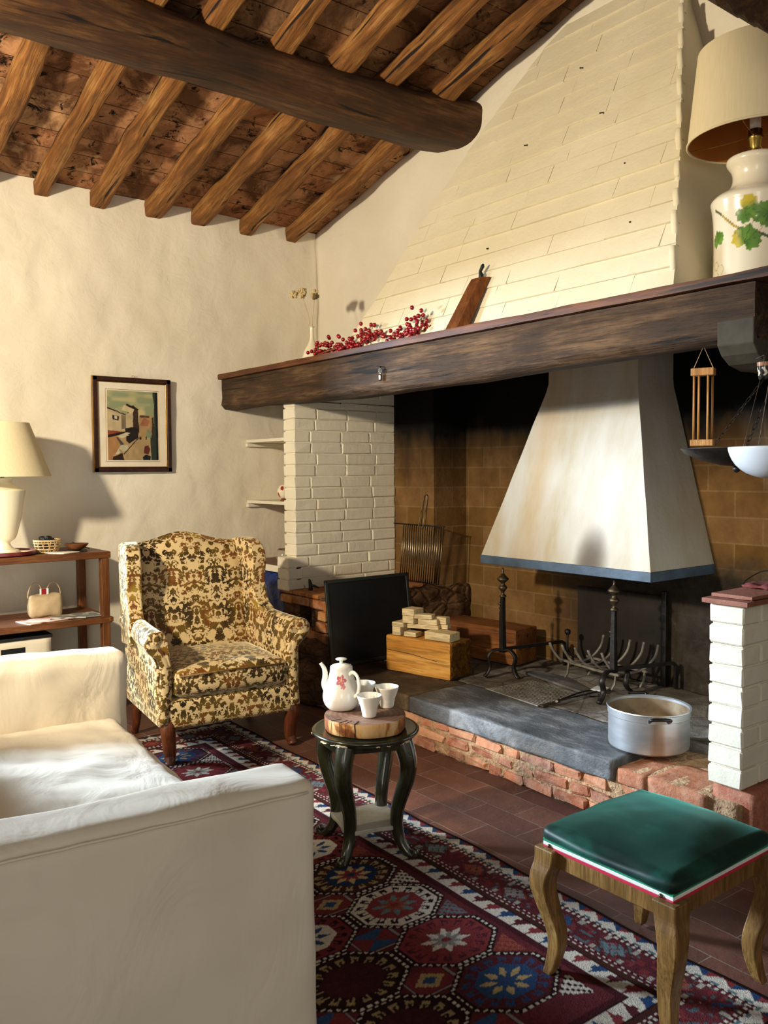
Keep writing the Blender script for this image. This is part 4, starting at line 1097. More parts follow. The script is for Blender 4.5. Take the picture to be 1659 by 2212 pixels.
def cup(x, y, label, fl, rot):
    c = thing('cup', label, 'cup', (x, y, ZT), rot, 'porcelain cups beside the coffee pot')
    prof = [(0, .001), (.022, .001), (.0245, .004), (.0262, .015), (.0300, .034), (.0372, .055), (.0430, .072), (.0440, .0775), (.0425, .0775), (.0355, .055), (.0285, .034), (.024, .014), (.02, .008), (0, .007)]
    def pp(A, Z, K): return flower_rgb(A, np.where(K < .55, Z, -1), 'EDE8DC', fl)
    lathe_paint('bowl', prof, 96, pp, MT['porcelainv'], c, .03)
    g = G(); pts = smoothpath([(.033, 0, .060), (.054, 0, .062), (.058, 0, .045), (.046, 0, .027), (.028, 0, .022)], 5); g.tube(pts, .003, 8, flat=1.5); g.build('handle', MT['porcelain'], c, smooth=True)
    c.scale = (1.07, 1.07, 1.07); return c
_s = 1.07
cup(3.004, -1.785, 'white porcelain cup standing in front of the other two on the log slice', [(.03, .03, .005, 'C07078', 'C07078', 5)], math.radians(118))
cup(2.945, -1.655, 'white porcelain cup with a small dark red flower facing out, rightmost on the log slice', [(-.036, .038, .0085, '8E2A40', 'A84A5C', 5)], math.radians(110))
cup(2.842, -1.690, 'white porcelain cup half hidden behind the coffee pot', [(-.1, .03, .005, '8E2A40', '8E2A40', 5)], math.radians(75))

# ------------------------------------------------------------------ bookshelf on the left and what stands on it
bs = thing('open_shelf_unit', 'open walnut stained three tier shelf unit against the left wall', 'shelf', (.28, -2.60, 0))
def wx(x0, x1, y0, y1, z0, z1, nm, mt, par=bs, o=(.28, -2.60, 0), ch=.003):
    g = G(); g.box(((x0+x1)/2-o[0], (y0+y1)/2-o[1], (z0+z1)/2-o[2]), (abs(x1-x0)/2, abs(y1-y0)/2, (z1-z0)/2), ch); return g.build(nm, mt, par)
for (x, y) in ((.47, -1.855), (.055, -1.855), (.47, -3.30), (.055, -3.30)): wx(x, x+.052, y-.045, y, 0.0, .935, 'post', MT['shelfwoodz'])
for z in (.937, .548, .13): wx(.05, .525, -3.35, -1.845, z, z+.038, 'shelf_board', MT['shelfwood'])
wx(.46, .532, -1.862, -1.838, .555, .583, 'corner_block', MT['shelfwood'])
ZS = .9755
tr = tag(thing('round_tray', 'round oxblood lacquer tray with cream lining under the cream table lamp', 'tray', (.335, -2.40, ZS)))
g = G(); g.lathe([(0, 0), (.165, 0), (.176, .006), (.178, .024), (.172, .026), (.168, .014), (0, .013)], 56); g.build('dish', MT['tray'], tr, smooth=True, angle=50)
g = G(); g.lathe([(0, .0135), (.167, .0145)], 48, cap=False); g.build('lining', MT['traytop'], tr)
ZL = ZS + .0155
def shade(g, r0, r1, z0, z1, th_=.002, seg=64):
    g.lathe([(r0, z0), (r1, z1), (r1-th_, z1), (r0-th_, z0), (r0, z0)], seg, cap=False)
lp = thing('table_lamp', 'cream urn table lamp with tapered linen shade on the shelf unit at left', 'lamp', (.35, -2.398, ZL))
prof = [(0, 0), (.080, 0), (.083, .006), (.078, .014), (.055, .022), (.036, .040), (.032, .055), (.040, .066), (.062, .085), (.080, .140), (.096, .210), (.108, .290), (.117, .335), (.120, .352), (.117, .360), (.085, .372), (.055, .392), (.046, .405), (.052, .418), (.050, .426), (.02, .430), (0, .430)]
g = G(); g.lathe([(p[0], p[2]) for p in smoothpath([(a, 0, b) for a, b in prof], 3)], 56, cap=False); g.build('urn_base', MT['cream'], lp, smooth=True)
g = G(); g.lathe([(.010, .43), (.012, .445), (.022, .449), (.010, .455), (.010, .52), (0, .52)], 20); g.build('socket', MT['brass'], lp, smooth=True)
g = G(); shade(g, .262, .150, .436, .742); g.build('lamp_shade', MT['shade'], lp, smooth=True, angle=60)
g = G()
for k in range(3):
    a = k*2.094; g.tube([(0, 0, .70), (.155*math.cos(a), .155*math.sin(a), .722)], .0015, 5)
g.tube([(0, 0, .45), (0, 0, .71)], .003, 6); g.build('shade_carrier', MT['brass'], lp)
bk = thing('cane_basket', 'small round open weave cane basket full of dark things beside the tray', 'basket', (.335, -2.155, ZS))
g = G(); n = 26
for k in range(n):
    a = 2*math.pi*k/n; s_ = .3 if k % 2 else -.3
    g.tube([(.058*math.cos(a), .058*math.sin(a), .004), (.070*math.cos(a+s_*.4), .070*math.sin(a+s_*.4), .035), (.075*math.cos(a+s_*.8), .075*math.sin(a+s_*.8), .068)], .0028, 5)
for (r, z) in ((.060, .005), (.066, .022), (.071, .040), (.0745, .057), (.0765, .069), (.0765, .074)):
    g.tube([(r*math.cos(2*math.pi*k/30), r*math.sin(2*math.pi*k/30), z) for k in range(31)], .0035, 5, cap=False)
g.lathe([(0, .002), (.058, .002)], 20, cap=False)
g.build('weave', MT['wicker'], bk)
g = G()
for k in range(16): g.rbox((rnd.uniform(-.04,.04), rnd.uniform(-.04,.04), .055+rnd.uniform(-.01,.035)), (rnd.uniform(.012,.022),)*3, .008, 3, wr=.006, wf=40, rot=rnd.uniform(0,3))
g.build('dark_contents', MT['black'], bk, smooth=True)
bw = thing('wooden_dish', 'shallow brown wooden dish on the right end of the shelf unit top', 'dish', (.40, -2.005, ZS+.008))
g = G(); g.lathe([(0, 0), (.022, 0), (.045, .012), (.066, .034), (.069, .040), (.064, .040), (.042, .018), (0, .008)], 40); g.build('dish_body', MT['shelfwood'], bw, smooth=True)
def sheet_obj(name, label, cat, x, y, z, sx, sy, h, rz, mt, group=None):
    o = thing(name, label, cat, (x, y, z), rz, group); g = G(); g.rbox((0, 0, h/2), (sx/2, sy/2, h/2), min(h/2, .004)*.9, (10, 10, 2), wr=.002, wf=12); g.build('pages', mt, o, smooth=True, angle=40); return o
sheet_obj('leaflet', 'cream leaflet lying in front of the cane basket', 'leaflet', .43, -2.10, ZS, .15, .13, .006, .5, MT['paper'])
sheet_obj('booklet', 'black covered booklet under the wooden dish', 'booklet', .36, -2.02, ZS, .12, .17, .006, -.3, MT['black'])
ph = thing('folded_glasses', 'pair of thin folded spectacles behind the wooden dish', 'glasses', (.30, -1.975, ZS)); g = G()
g.tube([(0, -.05, .004), (0, -.02, .05), (.01, .05, .01)], .0022, 6); g.tube([(.02, -.05, .004), (.03, 0, .035), (.03, .07, .006)], .0022, 6); g.build('frame', MT['black'], ph)
# middle shelf
ZM = .5865
bag = thing('canvas_bag', 'small unbleached canvas bag with two hoop handles on the middle shelf', 'bag', (.285, -2.165, ZM))
g = G(); g.rbox((0, 0, .069), (.035, .094, .069), .022, (8, 18, 12), (.012, 0, 0), wr=.009, wf=12); g.build('bag_body', MT['canvasbag'], bag, smooth=True)
for dy in (-.052, .052):
    g = G(); g.tube([(.0, dy+.043*math.cos(math.pi*k/14)*-1, .118+.088*math.sin(math.pi*k/14)) for k in range(15)], .0035, 6); g.build('handle', MT['canvasbag'], bag, smooth=True)
pk = thing('red_packet', 'small red and white packet sticking out of the canvas bag', 'packet', (.285, -2.16, ZM+.118))
g = G(); g.box((0, -.006, .026), (.008, .024, .026), .001); g.build('carton', MT['enamel'], pk)
g = G(); g.box((.0085, -.010, .032), (.0008, .014, .020)); g.build('red_panel', MT['red'], pk)
g = G(); g.box((.0085, -.008, .006), (.0008, .018, .005)); g.build('blue_band', plain('blue print', '23408C'), pk)
def cover(nm, label, x, y, z, rz, sx, sy, pal, grp, h=.005):
    n1_, n2_ = 46, 34; X_, Y_ = np.meshgrid(np.linspace(-sx/2, sx/2, n1_), np.linspace(-sy/2, sy/2, n2_), indexing='ij')
    C_ = np.zeros(X_.shape+(3,)); C_[:] = lin(pal[0]); N_ = npnoise(X_+3, Y_+5, 30, int(abs(y)*100)); C_[N_ > .55] = lin(pal[1]); C_[N_ > .72] = lin(pal[2])
    C_[(Y_ > sy*.36) & ((X_*120).astype(int) % 3 != 0) & (np.abs(X_) < sx*.4) & (Y_ < sy*.44)] = lin(pal[2])
    Z_ = h + .004*np.sin(X_*14+y*9)*(X_/sx+.5) + 0*Y_
    o = thing(nm, label, 'magazine', (x, y, z), rz, grp); grid_mesh('cover', n1_, n2_, np.stack([X_, Y_, Z_+.001], -1), C_, MT['magazine'], o, True, .006); return o
cover('magazine', 'magazine with an orange and pink cover, frontmost on the middle shelf', .425, -2.22, ZM, .25, .16, .24, ('C9B0A0', 'C88A6A', '8A5648'), 'magazines on the middle shelf')
cover('magazine', 'pale magazine lying half under the orange covered one', .40, -2.06, ZM, -.35, .16, .20, ('BDB4A4', 'A29A8C', '6E675E'), 'magazines on the middle shelf')
cover('magazine', 'grey covered magazine at the right end of the middle shelf', .40, -1.955, ZM, .05, .19, .15, ('8E938E', '7A807E', 'D0D0CA'), 'magazines on the middle shelf')
cr = thing('fabric_box', 'off white fabric box with black rim and dark label plate on the lowest shelf', 'box', (.36, -2.42, .170))
g = G(); g.rbox((0, 0, .165), (.12, .235, .165), .012, (6, 12, 10), wr=.004, wf=10); g.build('box_body', MT['canvasbag'] if 0 else MT['paper'], cr, smooth=True)
g = G(); g.rbox((0, 0, .336), (.124, .239, .010), .004, 3); g.build('rim', MT['black'], cr)
g = G(); g.box((.1225, .02, .265), (.0015, .065, .022), .001); g.build('label_plate', MT['screen'], cr)

# ------------------------------------------------------------------ framed print on the left wall
pic = thing('framed_print', 'framed street scene print with pale mount hanging on the left wall', 'picture', (.020, -1.4935, 1.758))
W_, H_ = .532, .622
def fbar(g, x0, x1, y0, y1, z0, z1): g.box(((x0+x1)/2, (y0+y1)/2, (z0+z1)/2), ((x1-x0)/2, (y1-y0)/2, (z1-z0)/2), .004)
g = G(); b = .030
fbar(g, -.004, .022, -W_/2, W_/2, H_/2-b, H_/2); fbar(g, -.004, .022, -W_/2, W_/2, -H_/2, -H_/2+b); fbar(g, -.004, .022, -W_/2, -W_/2+b, -H_/2, H_/2); fbar(g, -.004, .022, W_/2-b, W_/2, -H_/2, H_/2)
g.build('frame', MT['darkframe'], pic)
g = G(); b2 = .036
fbar(g, .0, .0135, -W_/2+b, W_/2-b, H_/2-b2, H_/2-b); fbar(g, .0, .0135, -W_/2+b, W_/2-b, -H_/2+b, -H_/2+b2); fbar(g, .0, .0135, -W_/2+b, -W_/2+b2, -H_/2+b, H_/2-b); fbar(g, .0, .0135, W_/2-b2, W_/2-b, -H_/2+b, H_/2-b)
g.build('gilt_sight_edge', MT['gilt'], pic)
g = G(); fbar(g, -.006, .020, -W_/2-.0045, -W_/2, -H_/2-.002, H_/2+.002); g.build('gilt_outer_edge', MT['gilt'], pic)
g = G(); g.box((.004, 0, 0), (.002, W_/2-.02, H_/2-.02)); g.build('mount', MT['paper'], pic)
nu_, nv_ = 150, 200; AW, AH = .345, .455
X_, Y_ = np.meshgrid(np.linspace(0, 1, nu_), np.linspace(0, 1, nv_), indexing='ij')
C_ = np.zeros(X_.shape+(3,)); L_ = lambda h: np.array(lin(h))
n1_ = npnoise(X_*1.5, Y_*4, 4, 2); n2_ = npnoise(X_, Y_, 16, 8)
C_[:] = L_('8C9470'); cl = np.clip((n1_-.35)*2.2, 0, 1)[..., None]*np.clip((1.25-Y_)*2, 0, 1)[..., None]; C_ = C_*(1-cl) + L_('C2B482')*cl
def P(poly, c, jit=.15):
    m_ = inside(poly, X_ + (n2_-.5)*.012, Y_ + (n2_-.5)*.010); C_[m_] = L_(c); C_[m_] *= (1-jit + 2*jit*n2_[m_])[:, None]
P([(0,.0),(1,0),(1,.42),(0,.42)], 'A88F66'); P([(.0,0),(.0,.36),(.22,.38),(.30,.20),(.22,.12),(.1,0)], 'A87C50')
P([(.62,.35),(.62,.64),(.98,.66),(.98,.35)], 'A4845C'); P([(.62,.50),(.72,.62),(.84,.58),(.80,.5)], '9A6448'); P([(.62,.62),(.82,.62),(.84,.65),(.64,.655)], '5A3A28')
P([(.40,.44),(.40,.78),(.52,.80),(.60,.72),(.62,.40)], '3A2A22'); P([(.0,.40),(.0,.74),(.36,.66),(.50,.72),(.50,.42)], 'B8A47E'); P([(.28,.72),(.33,.80),(.54,.76),(.50,.68)], 'C2B08A')
P([(.02,.42),(.0,.70),(.36,.64),(.36,.44)], 'BFAC86'); P([(.27,.44),(.27,.66),(.36,.64),(.36,.46)], '7A6A54'); P([(.0,.74),(.36,.645),(.36,.66),(.0,.765)], '3A261C')
P([(.36,.79),(.60,.72),(.62,.745),(.38,.815)], '2A1C16'); P([(.10,.58),(.10,.65),(.22,.63),(.22,.57)], '2E2420'); P([(.135,.595),(.135,.64),(.19,.63),(.19,.585)], 'C8BEA0')
P([(0,.34),(0,.43),(.36,.40),(.36,.36)], '8A4630'); P([(0,.32),(0,.36),(.38,.42),(.36,.38)], '2A1A14')
P([(.36,.28),(.34,.46),(.48,.48),(.62,.45),(.60,.33),(.42,.24)], '241C1C'); P([(.16,.34),(.30,.38),(.42,.36),(.30,.32)], 'C8BA98'); P([(.16,.34),(.24,.30),(.34,.20),(.28,.18),(.18,.30)], '4A4444')
P([(.28,.37),(.36,.40),(.44,.39),(.36,.355)], 'D0C4A2'); P([(.26,.22),(.38,.22),(.42,.16),(.30,.12),(.20,.16)], 'B8AE90'); P([(.08,0),(.10,.05),(.28,.10),(.32,0)], '2A1E18'); P([(.14,.08),(.20,.16),(.24,.10)], 'C8C0A4')
P([(.30,.09),(.60,.33),(.615,.325),(.315,.08)], '3A2C20'); P([(.90,1),(1,1),(1,0),(.86,0),(.84,.32),(.92,.45),(.93,.8)], '2E3A30'); P([(.955,1),(1,1),(1,0),(.965,0)], '16181A')
P([(.70,.10),(.72,.20),(.80,.22),(.84,.16),(.80,.08)], '5A2A28'); P([(.70,0),(.68,.04),(.74,.08),(.84,.06),(.84,0)], '1E2026'); P([(.76,.33),(.78,.45),(.86,.42),(.86,.33)], '7A8466'); P([(.87,.34),(.88,.62),(.92,.64),(.92,.34)], '3E3228')
for px_ in (.55, .58, .64, .75, .62): P([(px_, .30), (px_, .345), (px_+.018, .35), (px_+.018, .30)], '1E1614')
Pz = np.stack([np.full(X_.shape, .0085), (X_-.5)*AW, (Y_-.5)*AH - .004], -1)
grid_mesh('print', nu_, nv_, Pz, C_*.9, MT['artv'], pic, True, .001)
for (ax0, ax1, ay0, ay1) in ((-.186, .186, .236, .240), (-.186, .186, -.248, -.244), (-.186, -.182, -.248, .240), (.182, .186, -.248, .240)):
    pass
g = G()
for (y0, y1, z0, z1) in ((-.183, .183, .230, .2325), (-.183, .183, -.2425, -.240), (-.183, -.1805, -.2425, .2325), (.1805, .183, -.2425, .2325)): fbar(g, .0045, .0075, y0, y1, z0, z1)
g.build('gold_line', MT['gilt'], pic)
g = G(); g.tube([(.0, .01+.008*math.cos(a), H_/2+.008+.008*math.sin(a)) for a in np.linspace(0, 2*math.pi, 13)], .0014, 5, cap=False); g.build('hanging_ring', MT['brass'], pic)

# ------------------------------------------------------------------ alcove
for z, lb in ((1.652, 'thin white wall shelf in the alcove, the upper one'), (1.214, 'thin white wall shelf in the alcove, the lower one')):
    s = thing('wall_shelf', lb, 'shelf', (.35, -.33, z), 0, 'white shelves in the alcove')
    g = G(); g.box((0, 0, .012), (.348, .305, .011), .002); g.build('board', MT['whitewood'], s)
    g = G(); g.box((-.333, 0, -.014), (.014, .312, .013), .002); g.build('wall_batten', MT['whitewood'], s)
eg = thing('painted_egg', 'white egg shaped ornament with red petals on the lower white shelf', 'ornament', (.405, -.570, 1.2375))
th_ = np.linspace(0, math.pi, 40); PH, TH = np.meshgrid(np.linspace(0, 2*math.pi, 60, endpoint=False), th_, indexing='ij')
P_ = np.stack([.042*np.sin(TH)*np.cos(PH), .042*np.sin(TH)*np.sin(PH), .066-.050*np.cos(TH)], -1); C_ = np.zeros(PH.shape+(3,)); C_[:] = lin('E8DEC6')
for k in range(8):
    pa, pt_ = k*math.pi/4, math.pi/2 + .5*(1 if k % 2 else -1)
    dA = ((PH-pa+math.pi) % (2*math.pi) - math.pi)*np.sin(TH); C_[np.hypot(dA/.26, (TH-pt_)/.42) < 1] = lin('9A2E1C'); C_[np.hypot(dA/.05, (TH-(math.pi-pt_))/.05) < 1] = lin('2A1A14')
grid_mesh('egg', 60, 40, P_, C_, MT['ceramic'], eg, True, 0, True)
g = G(); g.lathe([(0, 0), (.022, 0), (.020, .008), (.014, .018), (0, .018)], 20); g.build('foot', MT['brownwood'], eg, smooth=True)
ct = thing('alcove_counter', 'wooden counter shelf with white front edge in the alcove behind the armchair', 'shelf', (.34, -.36, .79))
g = G(); g.box((0, 0, 0), (.335, .335, .014), .002); g.build('top', MT['shelfwood'], ct)
g = G(); g.box((0, -.341, -.008), (.335, .006, .022), .002); g.build('front_edge', MT['whitewood'], ct)
gb = thing('glass_bowl', 'round clear glass bowl on the alcove counter beside the armchair back', 'bowl', (.46, -.60, .8045))
prof = [(0, .001), (.03, .002), (.055, .022), (.066, .052), (.058, .085), (.046, .102), (.044, .102), (.056, .084), (.063, .052), (.053, .024), (.03, .005), (0, .004)]
g = G(); g.lathe([(p[0], p[2]) for p in smoothpath([(a, 0, b) for a, b in prof], 2)], 40, cap=False); g.build('glass', MT['glass'], gb, smooth=True)
bb = thing('blue_bag', 'dark blue plastic bag under the alcove counter', 'bag', (.40, -.42, .0))
g = G(); g.rbox((.03, -.10, .385), (.20, .17, .375), .09, (16, 14, 18), wr=.05, wf=6); g.build('bag', MT['blue'], bb, smooth=True)

# ------------------------------------------------------------------ on the mantel shelf
ZB = 2.1365
vs_ = thing('bottle_vase', 'slender cream bottle vase on the left of the mantel shelf', 'vase', (.795, -.575, ZB))
g = G(); prof = [(0, 0), (.045, 0), (.062, .012), (.066, .045), (.052, .095), (.030, .135), (.016, .165), (.0125, .20), (.0125, .245), (.0165, .252), (.013, .254), (0, .250)]
g.lathe([(p[0], p[2]) for p in smoothpath([(a, 0, b) for a, b in prof], 3)], 36, cap=False); g.build('body', MT['cream'], vs_, smooth=True)
fl = thing('dried_flowers', 'dried cream flower heads on thin stalks standing in the bottle vase', 'flowers', (.795, -.575, ZB+.249))
heads = [(-.125, 0, .215, .030, 0), (-.090, .01, .232, .024, 0), (-.065, 0, .210, .026, 0), (-.045, -.01, .235, .026, 0), (.025, .0, .215, .034, 1)]
for (dx, dy, dz, r, dk_) in heads:
    P_ = Vector((dx*.615, dx*.788*0+dy-.0, dz)) if 0 else Vector((dx*.6, dx*.79*.9+dy, dz))
    g = G(); g.sphere(P_, r*.6, 10)
    for k in range(26):
        a, b_ = rnd.uniform(0, 6.28), rnd.uniform(-1.2, 1.4); d = Vector((math.cos(a)*math.cos(b_), math.sin(a)*math.cos(b_), math.sin(b_))); g.rbox(P_+d*r*.62, (r*.34, r*.12, r*.3), r*.08, 2, rot=a)
    g.build('flower_head', MT['dryflower'], fl, smooth=True)
    if dk_: g = G(); g.rbox(P_+Vector((.012, -.01, -.016)), (.018, .012, .02), .006, 4, wr=.008, wf=40); g.build('dark_calyx', MT['stem'], fl, smooth=True)
    if dx in (-.065, .025):
        g = G(); g.tube(smoothpath([(0.002 if dx > 0 else -.003, 0, -.12), tuple(P_*.3), tuple(P_*.7), tuple(P_)], 4), .0016, 5); g.build('stalk', MT['drystem'], fl)
cdp = thing('folded_card', 'tiny folded white card near the left end of the mantel shelf', 'card', (.62, -.78, ZB)); g = G(); g.prism([(-.02, 0), (0, .028), (.02, 0), (.018, 0), (0, .025), (-.018, 0)], 1, -.02, .02); g.v = [(x, y, z) for x, y, z in g.v]; g.v = [(a, b_, c_) for a, b_, c_ in g.v]; g.build('card', MT['paper'], cdp)
# berry garland: three red clusters on one twig
bg_ = thing('berry_spray', 'spray of dark red lacquered berries lying along the mantel shelf', 'decoration', (1.55, -.76, ZB))
path = smoothpath([(-.50, .02, .018), (-.30, 0, .03), (-.05, .02, .045), (.15, .03, .06), (.35, .02, .045), (.56, .02, .04)], 8)
g = G(); g.tube(path, .004, 6)
BER = []
def clus(cx_, n_, sx, h, z0=.012):
    for _ in range(n_): BER.append((cx_ + rnd.gauss(0, sx), .01+rnd.uniform(-.035, .05), max(.008, z0 + abs(rnd.gauss(0, h)))))
clus(-.46, 16, .04, .02); clus(-.35, 40, .045, .05); clus(-.22, 12, .03, .03); clus(-.12, 34, .045, .035); clus(.02, 46, .06, .045, .02); clus(.15, 18, .04, .03, .04); clus(.34, 34, .06, .03); clus(.50, 46, .045, .045, .02)
for (x, z) in ((-.44, .085), (-.40, .075), (.12, .13), (.15, .125), (.10, .10), (.17, .085), (.50, .115), (.53, .12), (.47, .11), (.52, .095), (.56, .07)): BER.append((x, .01, z))
for (x, z) in ((-.42, .08), (.13, .12), (.52, .11)): g.tube([(x-.03, .02, .02), (x, .01, z)], .002, 5)
g.build('twig', MT['stem'], bg_)
b0 = G(); b0.sphere((0, 0, 0), .0120, 12); bo = None; rest = G(); BER.sort(key=lambda p: p[1])
for k, p in enumerate(BER):
    if k < 100:
        if bo is None: bo = b0.build('berry', MT['redberry'], bg_, smooth=True); bo.location = p
        else: c = bo.copy(); col.objects.link(c); c.parent = bg_; c.location = p
    else: rest.sphere(p, .0120, 12)
o = rest.build('berries', MT['redberry'], bg_, smooth=True); o['kind'] = 'stuff'
# wooden implement leaning against the breast
wi = thing('wooden_bar', 'brown six sided wooden bar with black knob leaning on the chimney breast', 'wooden bar', (2.405, -.785, ZB))
top_ = Vector((.035, .135, .262)); g = G(); hexa = []
for s_, (w_, d_) in ((0, (.078, .034)), (.88, (.066, .032)), (1, (.064, .028))):
    c_ = top_*s_
    for (a, b_) in ((-1, .3), (-.55, -1), (.55, -1), (1, .3), (.6, 1), (-.6, 1)): g.v.append((c_.x+a*w_*.98, c_.y+b_*d_, c_.z+(0 if s_ else .003)))
for i in (0, 6):
    for k in range(6): k2 = (k+1) % 6; g.f.append((i+k, i+k2, i+6+k2, i+6+k))
g.f.append((5,4,3,2,1,0)); g.f.append((12,13,14,15,16,17)); g.build('bar', MT['brownwood'], wi, bevel=.002, bseg=2)
g = G(); g.tube([top_+Vector((0,0,-.01)), top_+Vector((.004,.002,.018)), top_+Vector((-.004,.003,.036)), top_+Vector((.010,.006,.060)), top_+Vector((.014,.006,.072))], [.011, .013, .008, .010, .004], 10); g.build('knob', MT['black'], wi, smooth=True)
# iron hooks and nails
hk = thing('iron_padlock', 'small iron padlock hanging from a hook on the front of the mantel beam', 'padlock', (1.868, -.838, 1.93))
g = G(); g.tube([(-.03, .0, .082), (-.01, -.006, .078), (.004, -.008, .076), (.006, -.008, .06)], .003, 6); g.build('hook', MT['iron'], hk, smooth=True)
g = G(); g.tube([(.006+.010*math.cos(a), -.008, .052+.016*math.sin(a)) for a in np.linspace(0, 2*math.pi, 15)], .0028, 6, cap=False); g.build('shackle', MT['steel'], hk, smooth=True)
g = G(); g.rbox((.004, -.008, .018), (.010, .006, .018), .004, 5); g.build('lock_body', MT['steel'], hk, smooth=True)
def hoodpt(x, z): return Vector((x, hy_(z), z))
for k, (x, z, wh_) in enumerate([(2.674, 3.479, 'uppermost'), (2.915, 3.141, 'second highest at right'), (2.44, 3.131, 'second highest at left'), (3.152, 2.81, 'midway up near the right edge'), (3.282, 2.499, 'lowest near the right edge'), (2.399, 2.574, 'lowest at left, above the brown wooden bar')]):
    p = hoodpt(x, z); nl = thing('nail', 'rusty nail in the painted chimney breast, ' + wh_, 'nail', p, 0, 'nails in the chimney breast')
    g = G(); ln = (.026, .026, .026, .010, .010, .012)[k]; g.tube([(0, .008, 0), (.002, -ln, -.004 - ln*.3)], .0028, 6); g.sphere((.002, -ln, -.004-ln*.3), .0045, 6); g.build('shank', MT['iron'], nl)

# leaf painted lamp at the right end of the mantel
LR = thing('leaf_painted_lamp', 'large white ceramic lamp painted with green vine leaves under a drum shade', 'lamp', (3.755, -.45, ZB))
prof = [(0, .001), (.150, .001), (.153, .010), (.150, .03), (.147, .15), (.150, .27), (.156, .325), (.160, .345), (.157, .358), (.140, .374), (.105, .392), (.088, .410), (.080, .440), (.086, .470), (.100, .492), (.104, .505), (.098, .518), (.070, .526), (.03, .528), (0, .528)]
prof = [(p[0], p[2]) for p in smoothpath([(a, 0, b) for a, b in prof], 3)]
hl_ = [(0,-.22),(.22,-.50),(.50,-.60),(.58,-.38),(.88,-.30),(.86,-.05),(1.02,.12),(.84,.28),(.86,.52),(.58,.56),(.52,.80),(.28,.76),(.14,.95),(0,1.08)]; leafp = hl_ + [(-a, b) for a, b in hl_[::-1][1:-1]]
def paint_leaf(A, Z, K):
    C_ = np.zeros(A.shape+(3,)); C_[:] = lin('EDE4CC'); N_ = npnoise(A+5, Z+5, 38, 4); N2 = npnoise(A+2, Z+1, 110, 6)
    vm_ = (Z > .02) & (Z < .335)
    for k, (a0, z0) in enumerate([(-.05, .26), (.10, .20), (-.20, .12), (.22, .28)]):      # faint tendrils
        for q in range(3):
            an = np.hypot(A-(a0+q*.03), (Z-(z0-q*.02))); C_[vm_ & (np.abs(an-.012-.004*q) < .0013)] = lin('B9A97A')
    vine = np.abs((Z-.30) + (A-(-.165))*.62 - .012*np.sin(A*30)); C_[vm_ & (vine < .0058) & (A > -.17) & (A < .16)] = lin('4A5230'); C_[vm_ & (vine < .0045) & (A > -.13) & (A < -.06)] = lin('B8962A')
    for (a0, z0, s_, rot, yel) in [(-.030, .288, .055, -1.9, .5), (.050, .262, .054, 2.0, .0), (-.030, .172, .060, -.3, .4), (-.158, .195, .040, .2, 0), (.115, .135, .05, .6, .3), (.20, .24, .06, 2.6, .2), (.30, .15, .06, 1, .2), (-.30, .22, .06, 2, .3), (-.40, .12, .06, 0, .2), (.42, .24, .06, 0, .2)]:
        ca, sa = math.cos(rot), math.sin(rot); dA, dZ = A-a0, Z-z0; u_, v_ = (dA*ca+dZ*sa)/s_, (-dA*sa+dZ*ca)/s_
        u_ = u_ + (N2-.5)*.12; v_ = v_ + (N2-.5)*.12
        m_ = inside(leafp, u_, v_) & vm_
        base = np.array(lin('3F6A1C'))*(1-N_[..., None]) + np.array(lin('6E9A34'))*N_[..., None]
        if yel: yy = np.clip((-u_*.8 - v_*.5 + .1*N_ - (.55-yel))*2.2, 0, 1)[..., None]; base = base*(1-yy) + np.array(lin('C9B22E'))*yy
        vein = (np.abs(u_) < .03) | (np.abs(np.abs(u_)-.55*(v_+.2)) < .025) | (np.abs(np.abs(u_)-1.6*(v_+.1)) < .03)
        base = np.where(vein[..., None], base*.55, base); C_[m_] = base[m_]
    return C_
lrot = math.radians(-61)
# leaf angles are laid out around the side facing the room
def paint_leaf_rot(A, Z, K): return paint_leaf(((A/.15 - lrot + math.pi) % (2*math.pi) - math.pi)*.15, Z, K)
lathe_paint('urn_base', prof, 300, paint_leaf_rot, MT['ceramic'], LR, .15)
g = G(); g.lathe([(.030, .527), (.034, .535), (.018, .541), (.014, .550), (.020, .562), (.026, .590), (.030, .596), (.026, .602), (.026, .625), (0, .625)], 24); g.build('brass_socket', MT['brass'], LR, smooth=True)
g = G(); g.lathe([(0, .62), (.020, .622), (.022, .70), (0, .70)], 20); g.build('bulb_holder', MT['porcelain'], LR, smooth=True)
g = G(); shade(g, .250, .214, .585, .930, .003); g.v = g.v
g.build('lamp_shade', MT['shade'], LR, smooth=True, angle=60)
g = G(); g.lathe([(.2465, .587), (.2105, .928)], 64, cap=False); g.build('shade_lining', MT['shadein'], LR, smooth=True)
g = G(); g.tube([(.250*math.cos(a), .250*math.sin(a), .586) for a in np.linspace(0, 2*math.pi, 65)], .0045, 6, cap=False); g.build('shade_piping', MT['shade'], LR, smooth=True)
g = G()
for k in range(4): a = .3+k*math.pi/2; g.tube([(0, 0, .60), (.14*math.cos(a), .14*math.sin(a), .592), (.246*math.cos(a), .246*math.sin(a), .594)], .002, 6)
g.build('shade_ring', MT['brass'], LR)
wd = thing('wood_wedge', 'small wooden wedge lying on the mantel shelf left of the leaf painted lamp', 'wedge', (3.55, -.33, ZB), .3); g = G(); g.rbox((0, 0, .016), (.06, .03, .016), .003, 3); g.build('wedge', MT['pine'], wd)
